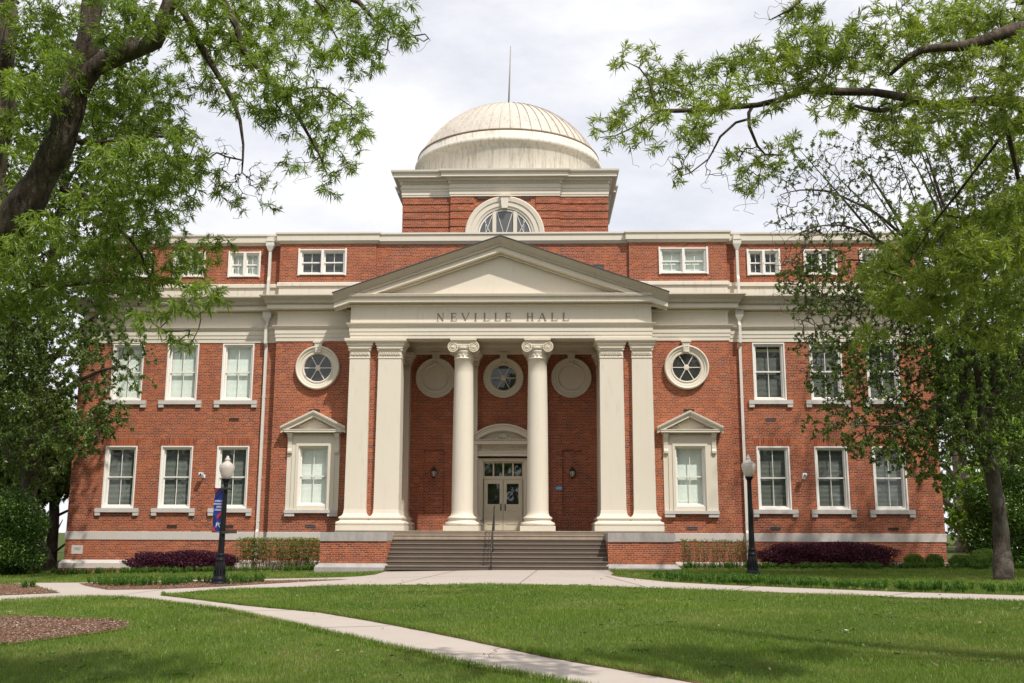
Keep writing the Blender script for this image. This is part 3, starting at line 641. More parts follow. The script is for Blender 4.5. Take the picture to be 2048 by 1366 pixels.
# ---------------- doorway
mb = MB(); D = BY
for s in (-1, 1):
    a, b_ = sorted((s*.93, s*1.20)); mb.box(a, b_, D-.10, D+.02, 1.56, 4.62)
    a, b_ = sorted((s*1.20, s*1.42)); mb.box(a, b_, D-.06, D+.02, 1.56, 4.86)
    a, b_ = sorted((s*.86, s*.935)); mb.box(a, b_, D-.02, D+.32, 1.56, 4.5)
    xx = s*1.13; pr = [(D-.10, 4.02), (D-.16, 3.98), (D-.21, 4.03), (D-.20, 4.12), (D-.16, 4.2), (D-.18, 4.4), (D-.26, 4.52), (D-.27, 4.62), (D-.10, 4.62)]
    v = [(xx-.09, y, z) for y, z in pr]+[(xx+.09, y, z) for y, z in pr]; n = len(pr)
    mb.add(v, [tuple(range(n)), tuple(range(2*n-1, n-1, -1))]+[(i, i+n, (i+1) % n+n, (i+1) % n) for i in range(n)])
mb.box(-.93, .93, D-.04, D+.32, 4.48, 4.6)
mb.sweep([(-1.25, D), (1.25, D)], [(.20, 4.60), (.20, 4.68), (.23, 4.68), (.23, 4.78), (.28, 4.84), (.28, 4.87), (.14, 4.88)]); mb.box(-1.25, 1.25, D-.20, D, 4.6, 4.86)
mb.box(-1.28, 1.28, D-.15, D, 4.86, 5.16)
mb.box(-1.40, 1.40, D-.45, D, 5.17, 5.31); mb.box(-1.36, 1.36, D-.40, D, 5.31, 5.36); mb.box(-1.45, 1.45, D-.50, D, 5.36, 5.385)
R0 = 1.94; zc = 6.03-R0; a1 = math.asin(1.45/R0)
mb.ring([(R0-.02, 0), (R0, .02), (R0, .50), (R0-.05, .50), (R0-.09, .42), (R0-.15, .40), (R0-.15, .38), (R0-.27, .38), (R0-.29, .30), (R0-.34, .14)], 0, zc, D, 40, pi/2-a1, pi/2+a1)
mb.disc(R0-.2, 0, zc, D-.12, 40, pi/2-a1*1.05, pi/2+a1*1.05)
n = 44
for i in range(n):
    x = -1.33+(i+.5)*2.66/n; mb.box(x-.018, x+.018, D-.425, D-.39, 5.315, 5.355)
    a = pi/2-a1+2*a1*(i+.5)/n; mb.box((R0-.12)*cos(a)-.018, (R0-.12)*cos(a)+.018, D-.425, D-.39, zc+(R0-.12)*sin(a)-.022, zc+(R0-.12)*sin(a)+.022)
for s in (-1, 1): mb.box(s*1.3-.1, s*1.3+.1, D-.12, D+.02, 1.56, 4.86) if False else None
dsur = mb.build('door_surround', 'cream', hall)
mb = MB(); Yf = D-.155
n = 11
for i in range(n):
    x = -1.15+2.3*i/(n-1)
    for d in (-2, -1, 0, 1, 2): mb.tube([(x, Yf, 4.93), (x+d*.035, Yf-.02, 5.10-.018*d*d)], [.010, .016], 5)
    if i < n-1: mb.tube([(x+.115+.05*cos(t), Yf-.01, 5.0+.05*sin(t)) for t in np.linspace(-pi, pi*.6, 9)], .011, 5)
for s in (-1, 1):
    for sz, x0, z0 in ((.15, .16, 5.52), (.11, .42, 5.47), (.08, .64, 5.44), (.05, .82, 5.43)):
        mb.tube([(s*(x0+sz*(1-t*.75)*cos(6*t)), D-.14-.02*t, z0+sz*.7*(1-t*.7)*sin(6*t)) for t in np.linspace(0, 1, 16)], .018, 5)
for a in np.linspace(.15*pi, .85*pi, 9): mb.tube([(0, D-.14, 5.42), (.23*cos(a), D-.17, 5.42+.27*sin(a))], [.018, .028], 6)
mb.lathe([(0, -.06), (.06, 0), (0, .06)], 0, D-.17, 10, 5.47)
mb.build('carved_ornament', 'carve', dsur)
mb = MB(); YD = D+.17
mb.box(-.86, .86, YD-.03, YD+.06, 3.72, 3.86); mb.box(-.86, .86, YD-.03, YD+.06, 4.41, 4.5)
for x in (-.83, -.415, 0, .415, .83): mb.box(x-.03, x+.03, YD-.03, YD+.06, 3.86, 4.41)
tf = mb.build('transom', 'door_paint', hall)
mb = MB(); mb.box(-.85, .85, YD+.02, YD+.03, 3.86, 4.41); mb.build('transom_pane', 'glass', tf)
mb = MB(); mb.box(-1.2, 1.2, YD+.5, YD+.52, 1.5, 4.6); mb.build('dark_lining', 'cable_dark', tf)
for s in (-1, 1):
    m = MB(); x0, x1 = sorted((s*.008, s*.83)); gx0, gx1 = sorted((s*.15, s*.66))
    m.box(x0, gx0, YD-.01, YD+.04, 1.585, 3.715); m.box(gx1, x1, YD-.01, YD+.04, 1.585, 3.715); m.box(gx0, gx1, YD-.01, YD+.04, 3.54, 3.715); m.box(gx0, gx1, YD-.01, YD+.04, 1.585, 2.68)
    # lower panel moulding
    for a, b_, c_, d in ((gx0, gx1, 2.38, 2.405), (gx0, gx1, 1.84, 1.865), (gx0, gx0+.022, 1.865, 2.38), (gx1-.022, gx1, 1.865, 2.38), (gx0+.12, gx0+.128, 1.865, 2.38), (gx1-.128, gx1-.12, 1.865, 2.38)): m.box(a, b_, YD-.026, YD-.0105, c_, d)
    o = m.build('door', 'door_paint', hall)
    g = MB(); g.box(gx0, gx1, YD+.01, YD+.02, 2.68, 3.54); g.build('pane', 'glass', o)
    h = MB(); xh = s*.09; h.tube([(xh, YD-.01, 2.44), (xh, YD-.07, 2.46), (xh+s*.02, YD-.08, 2.55), (xh, YD-.07, 2.64), (xh, YD-.01, 2.66)], .012, 8); h.box(xh-.025, xh+.025, YD-.02, YD-.0108, 2.40, 2.70); h.build('handle', 'handle_metal', o)

# ---------------- tower and dome
TY, TC = 3.2, 7.88; TW = 4.68
mb = MB()
mb.box(-TW+.05, TW-.05, TY+.05, 2*TC-TY-.05, 13.3, 16.6)
z = 13.35
while z < 16.55:
    z1 = min(z+.30, 16.56)
    mb.box(-TW, TW, TY, 2*TC-TY, z, z1)
    for s in (-1, 1):
        a, b_ = sorted((s*1.4, s*2.48)); mb.box(a, b_, TY-.12, TY+.06, z, z1) if z < 16.35 else None
    z += .36
mb.box(-2.44, 2.44, TY-.075, TY+.06, 13.3, 16.56)
for s in (-1, 1): a, b_ = sorted((s*TW, s*(TW+.12))); mb.box(a, b_, TC-2.48, TC+2.48, 13.3, 16.56)
mb.build('tower', 'brick', hall)
tp = [(-TW, 2*TC-TY), (-TW, TC+2.48), (-TW-.12, TC+2.48), (-TW-.12, TC-2.48), (-TW, TC-2.48), (-TW, TY), (-2.48, TY), (-2.48, TY-.12), (2.48, TY-.12), (2.48, TY), (TW, TY), (TW, TC-2.48), (TW+.12, TC-2.48), (TW+.12, TC+2.48), (TW, TC+2.48), (TW, 2*TC-TY)]
mb = MB(); mb.sweep(tp, [(0, 16.55), (.03, 16.55), (.03, 16.64), (.05, 16.64), (.05, 16.80), (.07, 16.80), (.07, 16.90), (.11, 16.94), (.11, 16.98), (.06, 16.99), (.06, 17.13), (.11, 17.14), (.11, 17.26), (.16, 17.27), (.22, 17.36), (.22, 17.38), (.40, 17.38), (.40, 17.54), (.44, 17.56), (.50, 17.62), (.51, 17.70), (.0, 17.78)])
mb.box(-TW+.02, TW-.02, TY+.02, 2*TC-TY-.02, 16.6, 17.76)
mb.build('tower_cornice', 'cream', hall)
mb = MB(); mb.lathe([(4.50, 17.7), (4.50, 19.08), (4.53, 19.12), (4.56, 19.2), (4.66, 19.27), (4.71, 19.33), (4.71, 19.47), (4.64, 19.53), (4.57, 19.57), (4.57, 19.84), (4.52, 19.86), (4.55, 19.89), (4.55, 19.93), (4.40, 19.97)], 0, TC, 96)
drm = mb.build('dome_drum', 'drum_paint', hall); mb = MB(); mb.lathe([(4.50, 19.855), (4.57, 19.86), (4.59, 19.90), (4.57, 19.945), (4.45, 19.955)], 0, TC, 96); mb.build('ledge', 'dirty_ledge', drm)
a_, b_ = 4.45, 2.78; Rs = (a_*a_+b_*b_)/(2*b_); cz = 19.96+b_-Rs; th = math.asin(a_/Rs)
pf = [(Rs*sin(t), cz+Rs*cos(t)) for t in np.linspace(th, 0.01, 26)]
mb = MB(); mb.lathe(pf, 0, TC, 112); dome = mb.build('dome', 'dome_metal', hall)
mb = MB()
for i in range(56):
    a = 2*pi*(i+.5)/56; P = []
    pts = [(Rs*sin(t)*cos(a), TC+Rs*sin(t)*sin(a), cz+Rs*cos(t)) for t in np.linspace(th, .10, 16)]
    ta = Vector((-sin(a), cos(a), 0))*.018
    for p in pts:
        nrm = (Vector(p)-Vector((0, TC, cz))).normalized(); q = Vector(p); P += [q-ta-nrm*.01, q-ta+nrm*.05, q+ta+nrm*.05, q+ta-nrm*.01]
    mb.add(P, [(k*4+j, k*4+j+1, k*4+5+j, k*4+4+j) for k in range(15) for j in range(3)])
mb.build('seam', 'dome_metal', dome)
for k_ in (0,): pass
mb = MB(); mb.lathe([(.14, 22.66), (.14, 22.80), (.06, 22.84)], 0, TC, 12); mb.tube([(0, TC, 22.70), (.05, TC, 24.5), (.10, TC, 26.35)], [.045, .036, .02], 8); mb.build('mast', 'mast_metal', dome)
# lunette
LZ, LY = 14.69, TY-.12
mb = MB(); mb.ring([(1.20, -.02), (1.20, .0), (1.24, .08), (1.34, .10), (1.36, .13), (1.56, .13), (1.58, .17), (1.76, .19), (1.80, .16), (1.80, -.1)], 0, LZ, LY, 48, 0, pi)
mb.prism([(-.13, LZ+1.22), (.13, LZ+1.22), (.20, 16.52), (-.20, 16.52)], LY-.26, LY); mb.box(-.24, .24, LY-.30, LY, 16.46, 16.545)
mb.box(-1.82, -1.18, LY-.12, LY, 13.9, LZ); mb.box(1.18, 1.82, LY-.12, LY, 13.9, LZ)
for x in (-.47, .47): mb.box(x-.085, x+.085, LY-.06, LY+.02, 13.9, LZ+1.12)
lun = mb.build('lunette_window', 'cream', hall)
mb = MB()
def strip(x0, z0, x1, z1, w=.022):
    d = Vector((x1-x0, z1-z0)).normalized(); n_ = Vector((-d.y, d.x))*w/2; mb.prism([(x0+n_.x, z0+n_.y), (x0-n_.x, z0-n_.y), (x1-n_.x, z1-n_.y), (x1+n_.x, z1+n_.y)], LY-.03, LY-.01)
strip(-.37, 15.85, 0, 14.6); strip(.37, 15.85, 0, 14.6); strip(-.37, 14.5, 0.0, 15.4) if False else None
for s in (-1, 1):
    strip(s*.56, 15.65, s*.93, 14.6); strip(s*.93, 15.4, s*.56, 14.6); strip(s*.86, 15.5, s*.86, 14.2, .016)
mb.ring([(1.14, .0), (1.14, .04), (1.2, .04)], 0, LZ, LY, 40, 0, pi)
mb.build('muntins', 'white_paint', lun)
mb = MB(); mb.disc(1.19, 0, LZ, LY-.008, 40, -.001, pi+.001); mb.build('pane', 'glass', lun)
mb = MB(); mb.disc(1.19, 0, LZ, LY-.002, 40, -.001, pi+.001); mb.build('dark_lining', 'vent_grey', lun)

# vents in the brick
def vent(x, z, Y, mat='vent_brown', w=.205, h=.052):
    m = MB(); m.box(-w, w, -.022, .01, -h, -h+.02); m.box(-w, w, -.022, .01, h-.02, h); m.box(-w, -w+.02, -.022, .01, -h+.02, h-.02); m.box(w-.02, w, -.022, .01, -h+.02, h-.02); m.box(-w+.02, w-.02, -.006, .004, -h+.02, h-.02)
    for i in range(9): q = -w+.05+i*(2*w-.1)/8; m.box(q-.006, q+.006, -.016, -.006, -h+.02, h-.02)
    m.build('vent', mat, hall, (x, Y, z))
for x, z, Y, mt in ((-10.94, 6.02, 0, 'vent_brown'), (-15.5, 6.02, 0, 'vent_brown'), (-13.21, 1.71, 0, 'vent_brown'), (-10.94, 1.71, 0, 'vent_brown'), (10.88, 6.02, 0, 'vent_grey'), (15.4, 6.0, 0, 'vent_brown'),
    (10.88, 1.70, 0, 'vent_grey'), (15.49, 1.69, 0, 'vent_brown'), (-7.55, 1.73, -.35, 'vent_grey'), (7.54, 1.70, -.35, 'vent_grey'), (-7.55, 6.33, -.35, 'vent_brown'), (7.55, 6.33, -.35, 'vent_brown')): vent(x, z, Y, mt)
vent(-1.0, 16.48, LY-.002, 'vent_brown', .24, .075); vent(.98, 16.48, LY-.002, 'vent_brown', .24, .075); vent(4.03, 12.42, .138, 'vent_grey', .23, .11)

# downspouts
for s in (-1, 1):
    def head(m, x, y, zt, zb):
        m.box(x-.19, x+.19, y-.24, y+.0, zt-.045, zt); m.box(x-.17, x+.17, y-.22, y-.01, zt-.22, zt-.045)
        v = [(x-.17, y-.22, zt-.22), (x+.17, y-.22, zt-.22), (x+.17, y-.01, zt-.22), (x-.17, y-.01, zt-.22), (x-.06, y-.15, zb), (x+.06, y-.15, zb), (x+.06, y-.05, zb), (x-.06, y-.05, zb)]
        m.add(v, [(0, 1, 5, 4), (1, 2, 6, 5), (2, 3, 7, 6), (3, 0, 4, 7)])
    def pipe(m, P, w=.055, d=.05):
        v = []
        for x, y, z in P: v += [(x-w, y-d, z), (x+w, y-d, z), (x+w, y+d, z), (x-w, y+d, z)]
        m.add(v, [(i*4+j, i*4+(j+1) % 4, i*4+4+(j+1) % 4, i*4+4+j) for i in range(len(P)-1) for j in range(4)])
    m = MB(); x = s*9.79; head(m, x, .14, 13.58, 13.12); m.box(x-.14, x+.14, -.02, .2, 13.58, 13.74); pipe(m, [(x, .05, 13.14), (x, .05, 12.0), (x, .0, 11.85), (x, .0, 11.06)])
    m.build('upper_downspout', 'pipe_paint', hall)
    m = MB(); x = s*9.73; head(m, x, -.03, 10.48, 10.06); pipe(m, [(x, -.12, 10.08), (x, -.12, 9.95), (x, -.24, 9.85), (x, -.24, 9.12), (x, -.08, 9.0), (x, -.08, 1.6), (x, -.14, 1.5), (x, -.14, .42), (x, -.25, .3), (x, -.25, -.1)])
    for z in (3.6, 6.9, 1.9): m.box(x-.075, x+.075, -.135, -.0, z, z+.03)
    m.build('downspout', 'pipe_paint', hall)
# corner stone
m = MB(); m.box(-17.22, -16.76, -.012, .05, .61, .96); cs = m.build('cornerstone', 'limestone', hall)
text_obj('cornerstone_date', '1907', .155, 'vent_grey', (-16.99, -.013, .80), cs, .001, wx=.95)

# ================================================================== fixtures on the walls
def security_camera(x, lab):
    t = empty('security_camera', (x, 0, 3.72)); tag(t, lab, 'security camera', 'security cameras on the brick walls')
    m = MB(); m.box(-.06, .06, -.03, 0, -.09, .05); m.tube([(0, -.02, -.02), (0, -.12, -.03), (0, -.2, .02)], .022, 8); m.build('bracket', 'white_plastic', t)
    m = MB(); m.lathe([(0, -.10), (.05, -.095), (.075, -.06), (.08, .0), (.075, .05), (.05, .075), (0, .08)], -.03, -.27, 16, .05); m.box(-.11, .05, -.35, -.19, .02, .13); m.build('housing', 'white_plastic', t)
    m = MB(); m.ring([(0, .02), (.035, .018), (.04, 0)], -.03, .04, -.35, 12); m.build('lens', 'cable_dark', t)
security_camera(-12.04, 'small white security camera on the sunlit left wing between two lower windows')
security_camera(12.07, 'small white security camera on the shaded right wing between two lower windows')
def lantern(x, lab):
    t = empty('wall_lantern', (x, BY+.10, 4.0)); tag(t, lab, 'lantern', 'wall lanterns inside the porch')
    m = MB(); m.box(-.05, .05, -.02, 0, -.12, .2); m.tube([(0, -.01, .15), (0, -.10, .24), (0, -.2, .22), (0, -.2, .16)], .014, 8); m.build('bracket', 'lantern_metal', t)
    m = MB(); m.lathe([(0, .30), (.012, .29), (.02, .25), (.05, .2), (.06, .17), (.14, .08), (.155, .06), (.15, .05)], 0, -.2, 6, smooth=False); m.lathe([(.085, -.17), (.05, -.22), (.02, -.25), (0, -.28)], 0, -.2, 6, smooth=False)
    for i in range(6): a = 2*pi*i/6; m.tube([(.14*cos(a), -.2+.14*sin(a), .06), (.085*cos(a), -.2+.085*sin(a), -.17)], .010, 5)
    m.build('cage', 'lantern_metal', t)
    m = MB(); m.lathe([(.128, .05), (.078, -.165)], 0, -.2, 6, smooth=False); m.build('pane', 'globe', t)
lantern(-2.94, 'dark lantern on the porch brick left of the double doors'); lantern(2.94, 'dark lantern on the porch brick above the blue number sign')
t = empty('number_sign', (2.36, BY-.005, 3.35)); tag(t, 'small blue sign reading 200 on the porch brick right of the doors', 'number sign')
m = MB(); m.box(-.155, .155, -.012, .004, -.085, .085); m.build('plate', 'sign_blue', t); text_obj('digits', '200', .155, 'sign_white', (0, -.014, -.002), t, .002, wx=1.15)

# stair handrail
t = empty('stair_handrail', (-.19, -4.2, .17)); tag(t, 'slim dark metal handrail running down the middle of the front steps', 'handrail')
m = MB(); hx = 0
top = [(0, 2.75, 2.28), (0, 2.45, 2.32), (0, .15, .98), (0, -.05, .90), (0, -.08, .80)]
m.tube(top, .022, 8); m.build('top_rail', 'rail_metal', t)
for y, z0, z1 in ((.1, 0, .95), (1.25, .62, 1.62), (2.45, 1.39, 2.32)):
    m = MB(); m.tube([(0, y, z0), (0, y, z1)], .021, 8); m.build('post', 'rail_metal', t)
m = MB(); m.tube([(0, .1, .50), (0, 2.45, 1.86)], .014, 8); m.build('mid_rail', 'rail_metal', t)

# ================================================================== ground, paths
def ground_sheet(name, poly, mat, dz, holes=None):
    bm = bmesh.new(); vs = [bm.verts.new((x, y, 0)) for x, y in poly]
    for tri in tessellate_polygon([[Vector((x, y, 0)) for x, y in poly]]):
        try: bm.faces.new([vs[i] for i in tri])
        except ValueError: pass
    for x in (-18, 0, 20): bmesh.ops.bisect_plane(bm, geom=bm.verts[:]+bm.edges[:]+bm.faces[:], plane_co=(x, 0, 0), plane_no=(1, 0, 0))
    for v in bm.verts: v.co.z = float(H(v.co.x, v.co.y))+dz
    for f in bm.faces:
        f.normal_update()
        if f.normal.z < 0: f.normal_flip()
    me = bpy.data.meshes.new(name); bm.to_mesh(me); bm.free(); me.materials.append(MT[mat]); o = link(name, me); o['kind'] = 'structure'; return o
xs = [-700, -18, 0, 20, 700]; ys = [-300, -60, 30, 900]
me = bpy.data.meshes.new('ground'); me.from_pydata([(x, y, float(H(x, y))) for y in ys for x in xs], [], [(j*5+i, j*5+i+1, j*5+i+6, j*5+i+5) for j in range(3) for i in range(4)]); me.materials.append(MT['soil'])
o = link('ground', me); o['kind'] = 'structure'
PATH = [(-4.0, -3.9), (-4.0, -6.2), (-4.3, -7.2), (-4.8, -7.75), (-6.75, -8.04), (-9.5, -8.1), (-12.85, -8.75), (-15.3, -8.35), (-13.58, -10.2), (-10.99, -14.11), (-12.2, -14.82), (-16.5, -16.8), (-14.2, -19.6),
        (-11.0, -17.07), (-10.1, -16.2), (-9.4, -16.05), (-8.4, -16.5), (-7.29, -17.6), (-4.67, -20.59), (-2.36, -24.15), (-.73, -26.75), (.45, -28.59), (1.66, -30.14), (5.5, -35.2), (10.5, -42),
        (12.3, -42), (6.8, -35.1), (3.02, -30.1), (1.63, -28.25), (.22, -25.9), (-1.28, -23.45), (-2.59, -21.48), (-4.71, -19.33), (-6.69, -16.92), (-7.75, -15.7), (-7.9, -15.2), (-7.31, -14.09), (-6.23, -13.28), (-4.5, -12.66), (-2.58, -12.60), (.46, -12.92), (2.6, -13.25),
        (4.21, -14.30), (6.6, -15.7), (9.5, -17.68), (11.68, -18.82), (16, -21.2), (24, -25.5), (24, -23.4), (12.54, -16.98), (10.15, -15.81), (8.15, -14.3), (6.4, -12.95), (5.16, -11.6), (4.5, -10.0), (3.95, -8.6), (3.82, -7.6), (4.0, -6.6), (4.0, -3.9)]
ground_sheet('concrete_path', PATH, 'concrete', .012)
ISL = [(-12.6, -9.4), (-11.9, -10.6), (-11.0, -11.9), (-10.2, -13.0), (-8.7, -13.0), (-7.48, -12.3), (-6.2, -10.9), (-5.1, -9.85), (-4.3, -9.3), (-7.5, -9.2), (-9.5, -9.1)]
TRI = [(-15.2, -9.1), (-13.62, -10.25), (-11.05, -14.11), (-12.3, -14.8), (-16.6, -16.7), (-19, -13)]
CIRC = [(-8.15+(2.85+.12*sin(3*a)+.07*sin(7*a+1))*cos(a), -24.45+(2.75+.1*sin(4*a))*sin(a)) for a in np.linspace(0, 2*pi, 40, endpoint=False)]
for p in (ISL, TRI, CIRC): ground_sheet('mulch_bed', p, 'mulch', .02)
STRL = [(-17.7, -.1), (-17.7, -2.0), (-6.7, -2.0), (-6.7, -.3)]; STRR = [(6.7, -.3), (6.7, -2.0), (18.5, -2.0), (18.5, -.1)]
ground_sheet('mulch_bed', STRL, 'mulch', .02); ground_sheet('mulch_bed', STRR, 'mulch', .02)
# joints scored across the path
def joint(x0, y0, x1, y1):
    d = Vector((x1-x0, y1-y0)).normalized(); n_ = Vector((-d.y, d.x))*.014; ground_sheet('path_joint', [(x0+n_.x, y0+n_.y), (x1+n_.x, y1+n_.y), (x1-n_.x, y1-n_.y), (x0-n_.x, y0-n_.y)], 'joint', .017)
for q in ((-1.45, -4.1, -2.5, -12.5), (1.45, -4.1, .95, -12.9), (-3.9, -8.3, 3.8, -8.3), (4.3, -14.2, 3.6, -8.3), (7.1, -13.6, 6.3, -15.4), (10.4, -16.0, 9.2, -17.4), (-5.7, -18.2, -6.5, -18.5), (-3.3, -20.8, -4.4, -20.85), (-.9, -24.2, -2.1, -24.4), (1.3, -27.9, .1, -27.9), (-8.6, -13.1, -9.0, -16.0)): joint(*q)
for x, y, a, L_ in ((-2.2, -22.3, .3, 1.1), (-5.4, -19.2, 2.0, .9), (.9, -28.2, 1.2, 1.0), (-1.0, -10.2, .5, 2.2), (2.6, -7.0, 1.9, 1.8), (5.9, -13.6, .9, 1.0), (8.9, -16.2, 2.2, .9)):
    p0 = np.array([x, y]); dd = np.array([cos(a), sin(a)])
    for q in range(5):
        p1 = p0+dd*L_/5+rng.normal(0, .05, 2); w_ = .005; nn = np.array([-(p1-p0)[1], (p1-p0)[0]]); nn = nn/np.linalg.norm(nn)*w_; ground_sheet('path_crack', [tuple(p0+nn), tuple(p1+nn), tuple(p1-nn), tuple(p0-nn)], 'joint', .0155); p0 = p1
def inside(P, poly):
    x, y = P[:, 0], P[:, 1]; r = np.zeros(len(P), bool); n = len(poly)
    for i in range(n):
        x0, y0 = poly[i]; x1, y1 = poly[(i+1) % n]
        if y0 == y1: continue
        c = ((y0 > y) != (y1 > y)) & (x < (x1-x0)*(y-y0)/(y1-y0)+x0); r ^= c
    return r

# ---------------- leaf / blade geometry
def norm(v): return v/np.maximum(np.linalg.norm(v, axis=-1, keepdims=True), 1e-9)
def kites(P, D, Lg, Wd, droop=.0, fold=.15, mid=.45):
    n = len(P); D = norm(D); R = rng.normal(size=(n, 3)); S = norm(np.cross(D, R)); U = np.cross(S, D)
    Lg = np.broadcast_to(np.asarray(Lg, float), (n,))[:, None]; Wd = np.broadcast_to(np.asarray(Wd, float), (n,))[:, None]
    tip = P+D*Lg; tip[:, 2] -= (droop*Lg[:, 0]); md = P+D*Lg*mid; md[:, 2] -= droop*.25*Lg[:, 0]
    V = np.stack([P, md+S*Wd*.5+U*Wd*fold, tip, md-S*Wd*.5+U*Wd*fold], 1); return V
def blades(P, hgt, wid, lean=.45, seed_dir=None):
    n = len(P); a = rng.uniform(0, 2*pi, n); l = np.abs(rng.normal(0, lean, n)); hgt = np.broadcast_to(hgt, (n,)); wid = np.broadcast_to(wid, (n,))
    dx = np.stack([np.cos(a), np.sin(a)], 1); sd = np.stack([-np.sin(a), np.cos(a)], 1)
    b = rng.uniform(0, 2*pi, n); sd = np.stack([np.cos(b), np.sin(b)], 1)
    V = np.zeros((n, 4, 3)); V[:, 0] = P
    for k, (f, w) in ((1, (.5, .5)), (3, (.5, -.5))):
        V[:, k, :2] = P[:, :2]+dx*(hgt*l*.30)[:, None]+sd*(wid*w)[:, None]; V[:, k, 2] = P[:, 2]+hgt*.52
    V[:, 2, :2] = P[:, :2]+dx*(hgt*l)[:, None]; V[:, 2, 2] = P[:, 2]+hgt*np.sqrt(np.clip(1-l*l*.5, .15, 1))
    return V

# ---------------- lawn
rag = lambda p, k: [(x+rng.uniform(-k, k), y+rng.uniform(-k, k)) for (x0, y0), (x1, y1) in zip(p, p[1:]+p[:1]) for q in range(max(1, int(math.hypot(x1-x0, y1-y0)/.12))) for x, y in [(x0+(x1-x0)*q/max(1, int(math.hypot(x1-x0, y1-y0)/.12)), y0+(y1-y0)*q/max(1, int(math.hypot(x1-x0, y1-y0)/.12)))]]
AVOID = [PATH, rag(TRI, .05), rag([(-8.15+(x+8.15)*.965, -24.45+(y+24.45)*.965) for x, y in CIRC], .09), rag(ISL, .05), STRL, STRR]
def scatter(poly_box, dens, avoid, within=None):
    out = []
    x0, x1, y0, y1 = poly_box
    for ya in np.arange(y0, y1, .5):
        for xa in np.arange(x0, x1, 4.):
            d = math.hypot(xa+2-CP[0], ya+.25-CP[1]); px = 1024+FPX*((xa+2-CP[0]))/max(2, (ya-CP[1]))
            k = dens(d)*(1 if -250 < px < 2300 else .45 if -1000 < px < 3000 else .1); n = int(k*2.0)
            out.append(np.stack([rng.uniform(xa, xa+4, n), rng.uniform(ya, ya+.5, n)], 1))
    P = np.concatenate(out); m = np.ones(len(P), bool)
    for a in avoid: m &= ~inside(P, a)
    if within is not None: m &= inside(P, within)
    P = P[m]; return np.column_stack([P, H(P[:, 0], P[:, 1])+.0])
bld = [(-17.6, -.05), (17.6, -.05), (17.6, 30), (-17.6, 30)]; chk = [(-6.6, -3.9), (6.6, -3.9), (6.6, .0), (-6.6, .0)]
P = scatter((-26, 30, -38, 4), lambda d: 3400*(9/max(d, 7))**1.55, AVOID+[bld, chk])
d = np.hypot(P[:, 0]-CP[0], P[:, 1]-CP[1])
hg = rng.uniform(.040, .085, len(P))*(1+.25*np.sin(P[:, 0]*1.7+2*np.sin(P[:, 1]*.9))); wd = .0042*np.clip(d/11, 1, 4)
V = blades(P, hg, wd, .55)
pat = .12*np.sin(P[:, 0]*3.1+1.5*np.sin(P[:, 1]*2.3))*np.sin(P[:, 1]*2.9+np.sin(P[:, 0]*1.9))+.5+.22*np.sin(P[:, 0]*.55+1.3*np.sin(P[:, 1]*.42))+.15*np.sin(P[:, 1]*.9+P[:, 0]*.3)
o = fastmesh('lawn_grass', V, 4, 'grass', rnd=np.clip(rng.beta(2, 2.6, len(P))*.7+pat*.3, 0, 1)); tag(o, 'mown green lawn either side of the pale concrete paths', 'grass', kind='stuff')
def chips(poly, dens):
    a = np.array(poly); x0, y0 = a.min(0); x1, y1 = a.max(0); n = int((x1-x0)*(y1-y0)*dens); P = np.stack([rng.uniform(x0, x1, n), rng.uniform(y0, y1, n)], 1); P = P[inside(P, poly)]; n = len(P)
    P = np.column_stack([P, H(P[:, 0], P[:, 1])+.022+rng.exponential(.008, n)+.025*np.sin(P[:, 0]*2.1)*np.sin(P[:, 1]*2.7+1)**2]); a = rng.uniform(0, 6.28, n); D = np.stack([np.cos(a), np.sin(a), rng.normal(0, .25, n)], 1)
    return kites(P, D, rng.uniform(.015, .05, n), rng.uniform(.006, .016, n), 0, .2, .5)
for p, dn, lb in ((CIRC, 2600, 'shredded bark mulch and litter on the round bed at lower left'), (TRI, 900, 'shredded bark mulch on the far left path corner bed'), (ISL, 900, 'shredded bark mulch under the banner lamp post')):
    V = chips(p, dn); o = fastmesh('mulch_litter', V, 4, 'chip', rnd=rng.random(len(V))); tag(o, lb, 'mulch', kind='stuff')
n = 260; P = np.stack([rng.uniform(-9, 14, n), rng.uniform(-31, -9, n)], 1); P = np.column_stack([P, H(P[:, 0], P[:, 1])+.05]); a = rng.uniform(0, 6.28, n)
V = kites(P, np.stack([np.cos(a), np.sin(a), rng.normal(0, .2, n)], 1), rng.uniform(.05, .10, n), rng.uniform(.02, .045, n), 0, .2, .5); m_ = inside(P, PATH); V[m_, :, 2] -= .025
o = fastmesh('fallen_leaves', V, 4, 'chip', rnd=rng.random(n)); tag(o, 'scattered small brown fallen leaves on the grass and path', 'leaf litter', kind='stuff')
for seg_ in (PATH[13:24], PATH[26:48], PATH[48:59], PATH[0:6]):
    mb = MB(); v = []; f = []; k = 0
    for (x0, y0), (x1, y1) in zip(seg_, seg_[1:]):
        Ls = math.hypot(x1-x0, y1-y0); nx_, ny_ = (y1-y0)/Ls, -(x1-x0)/Ls; q_ = max(2, int(Ls/.15))
        for i in range(q_+1):
            x, y = x0+(x1-x0)*i/q_, y0+(y1-y0)*i/q_; w_ = rng.uniform(.03, .08); wi = rng.uniform(-.002, .022)
            v += [(x-nx_*wi, y-ny_*wi, float(H(x, y))+.017), (x+nx_*w_, y+ny_*w_, float(H(x, y))+.019)]
            if i: f.append((k-2, k, k+1, k-1))
            k += 2
    mb.add(v, f); o = mb.build('soil_shade_edge', 'mulch'); o['kind'] = 'structure'  # bare soil strip, its dark tone also stands in for the lawn edge's shadow
n = 420; C_ = np.stack([rng.uniform(-9, 15, n), rng.uniform(-32, -12, n)], 1)
for a_v in AVOID[:4]: C_ = C_[~inside(C_, a_v)]
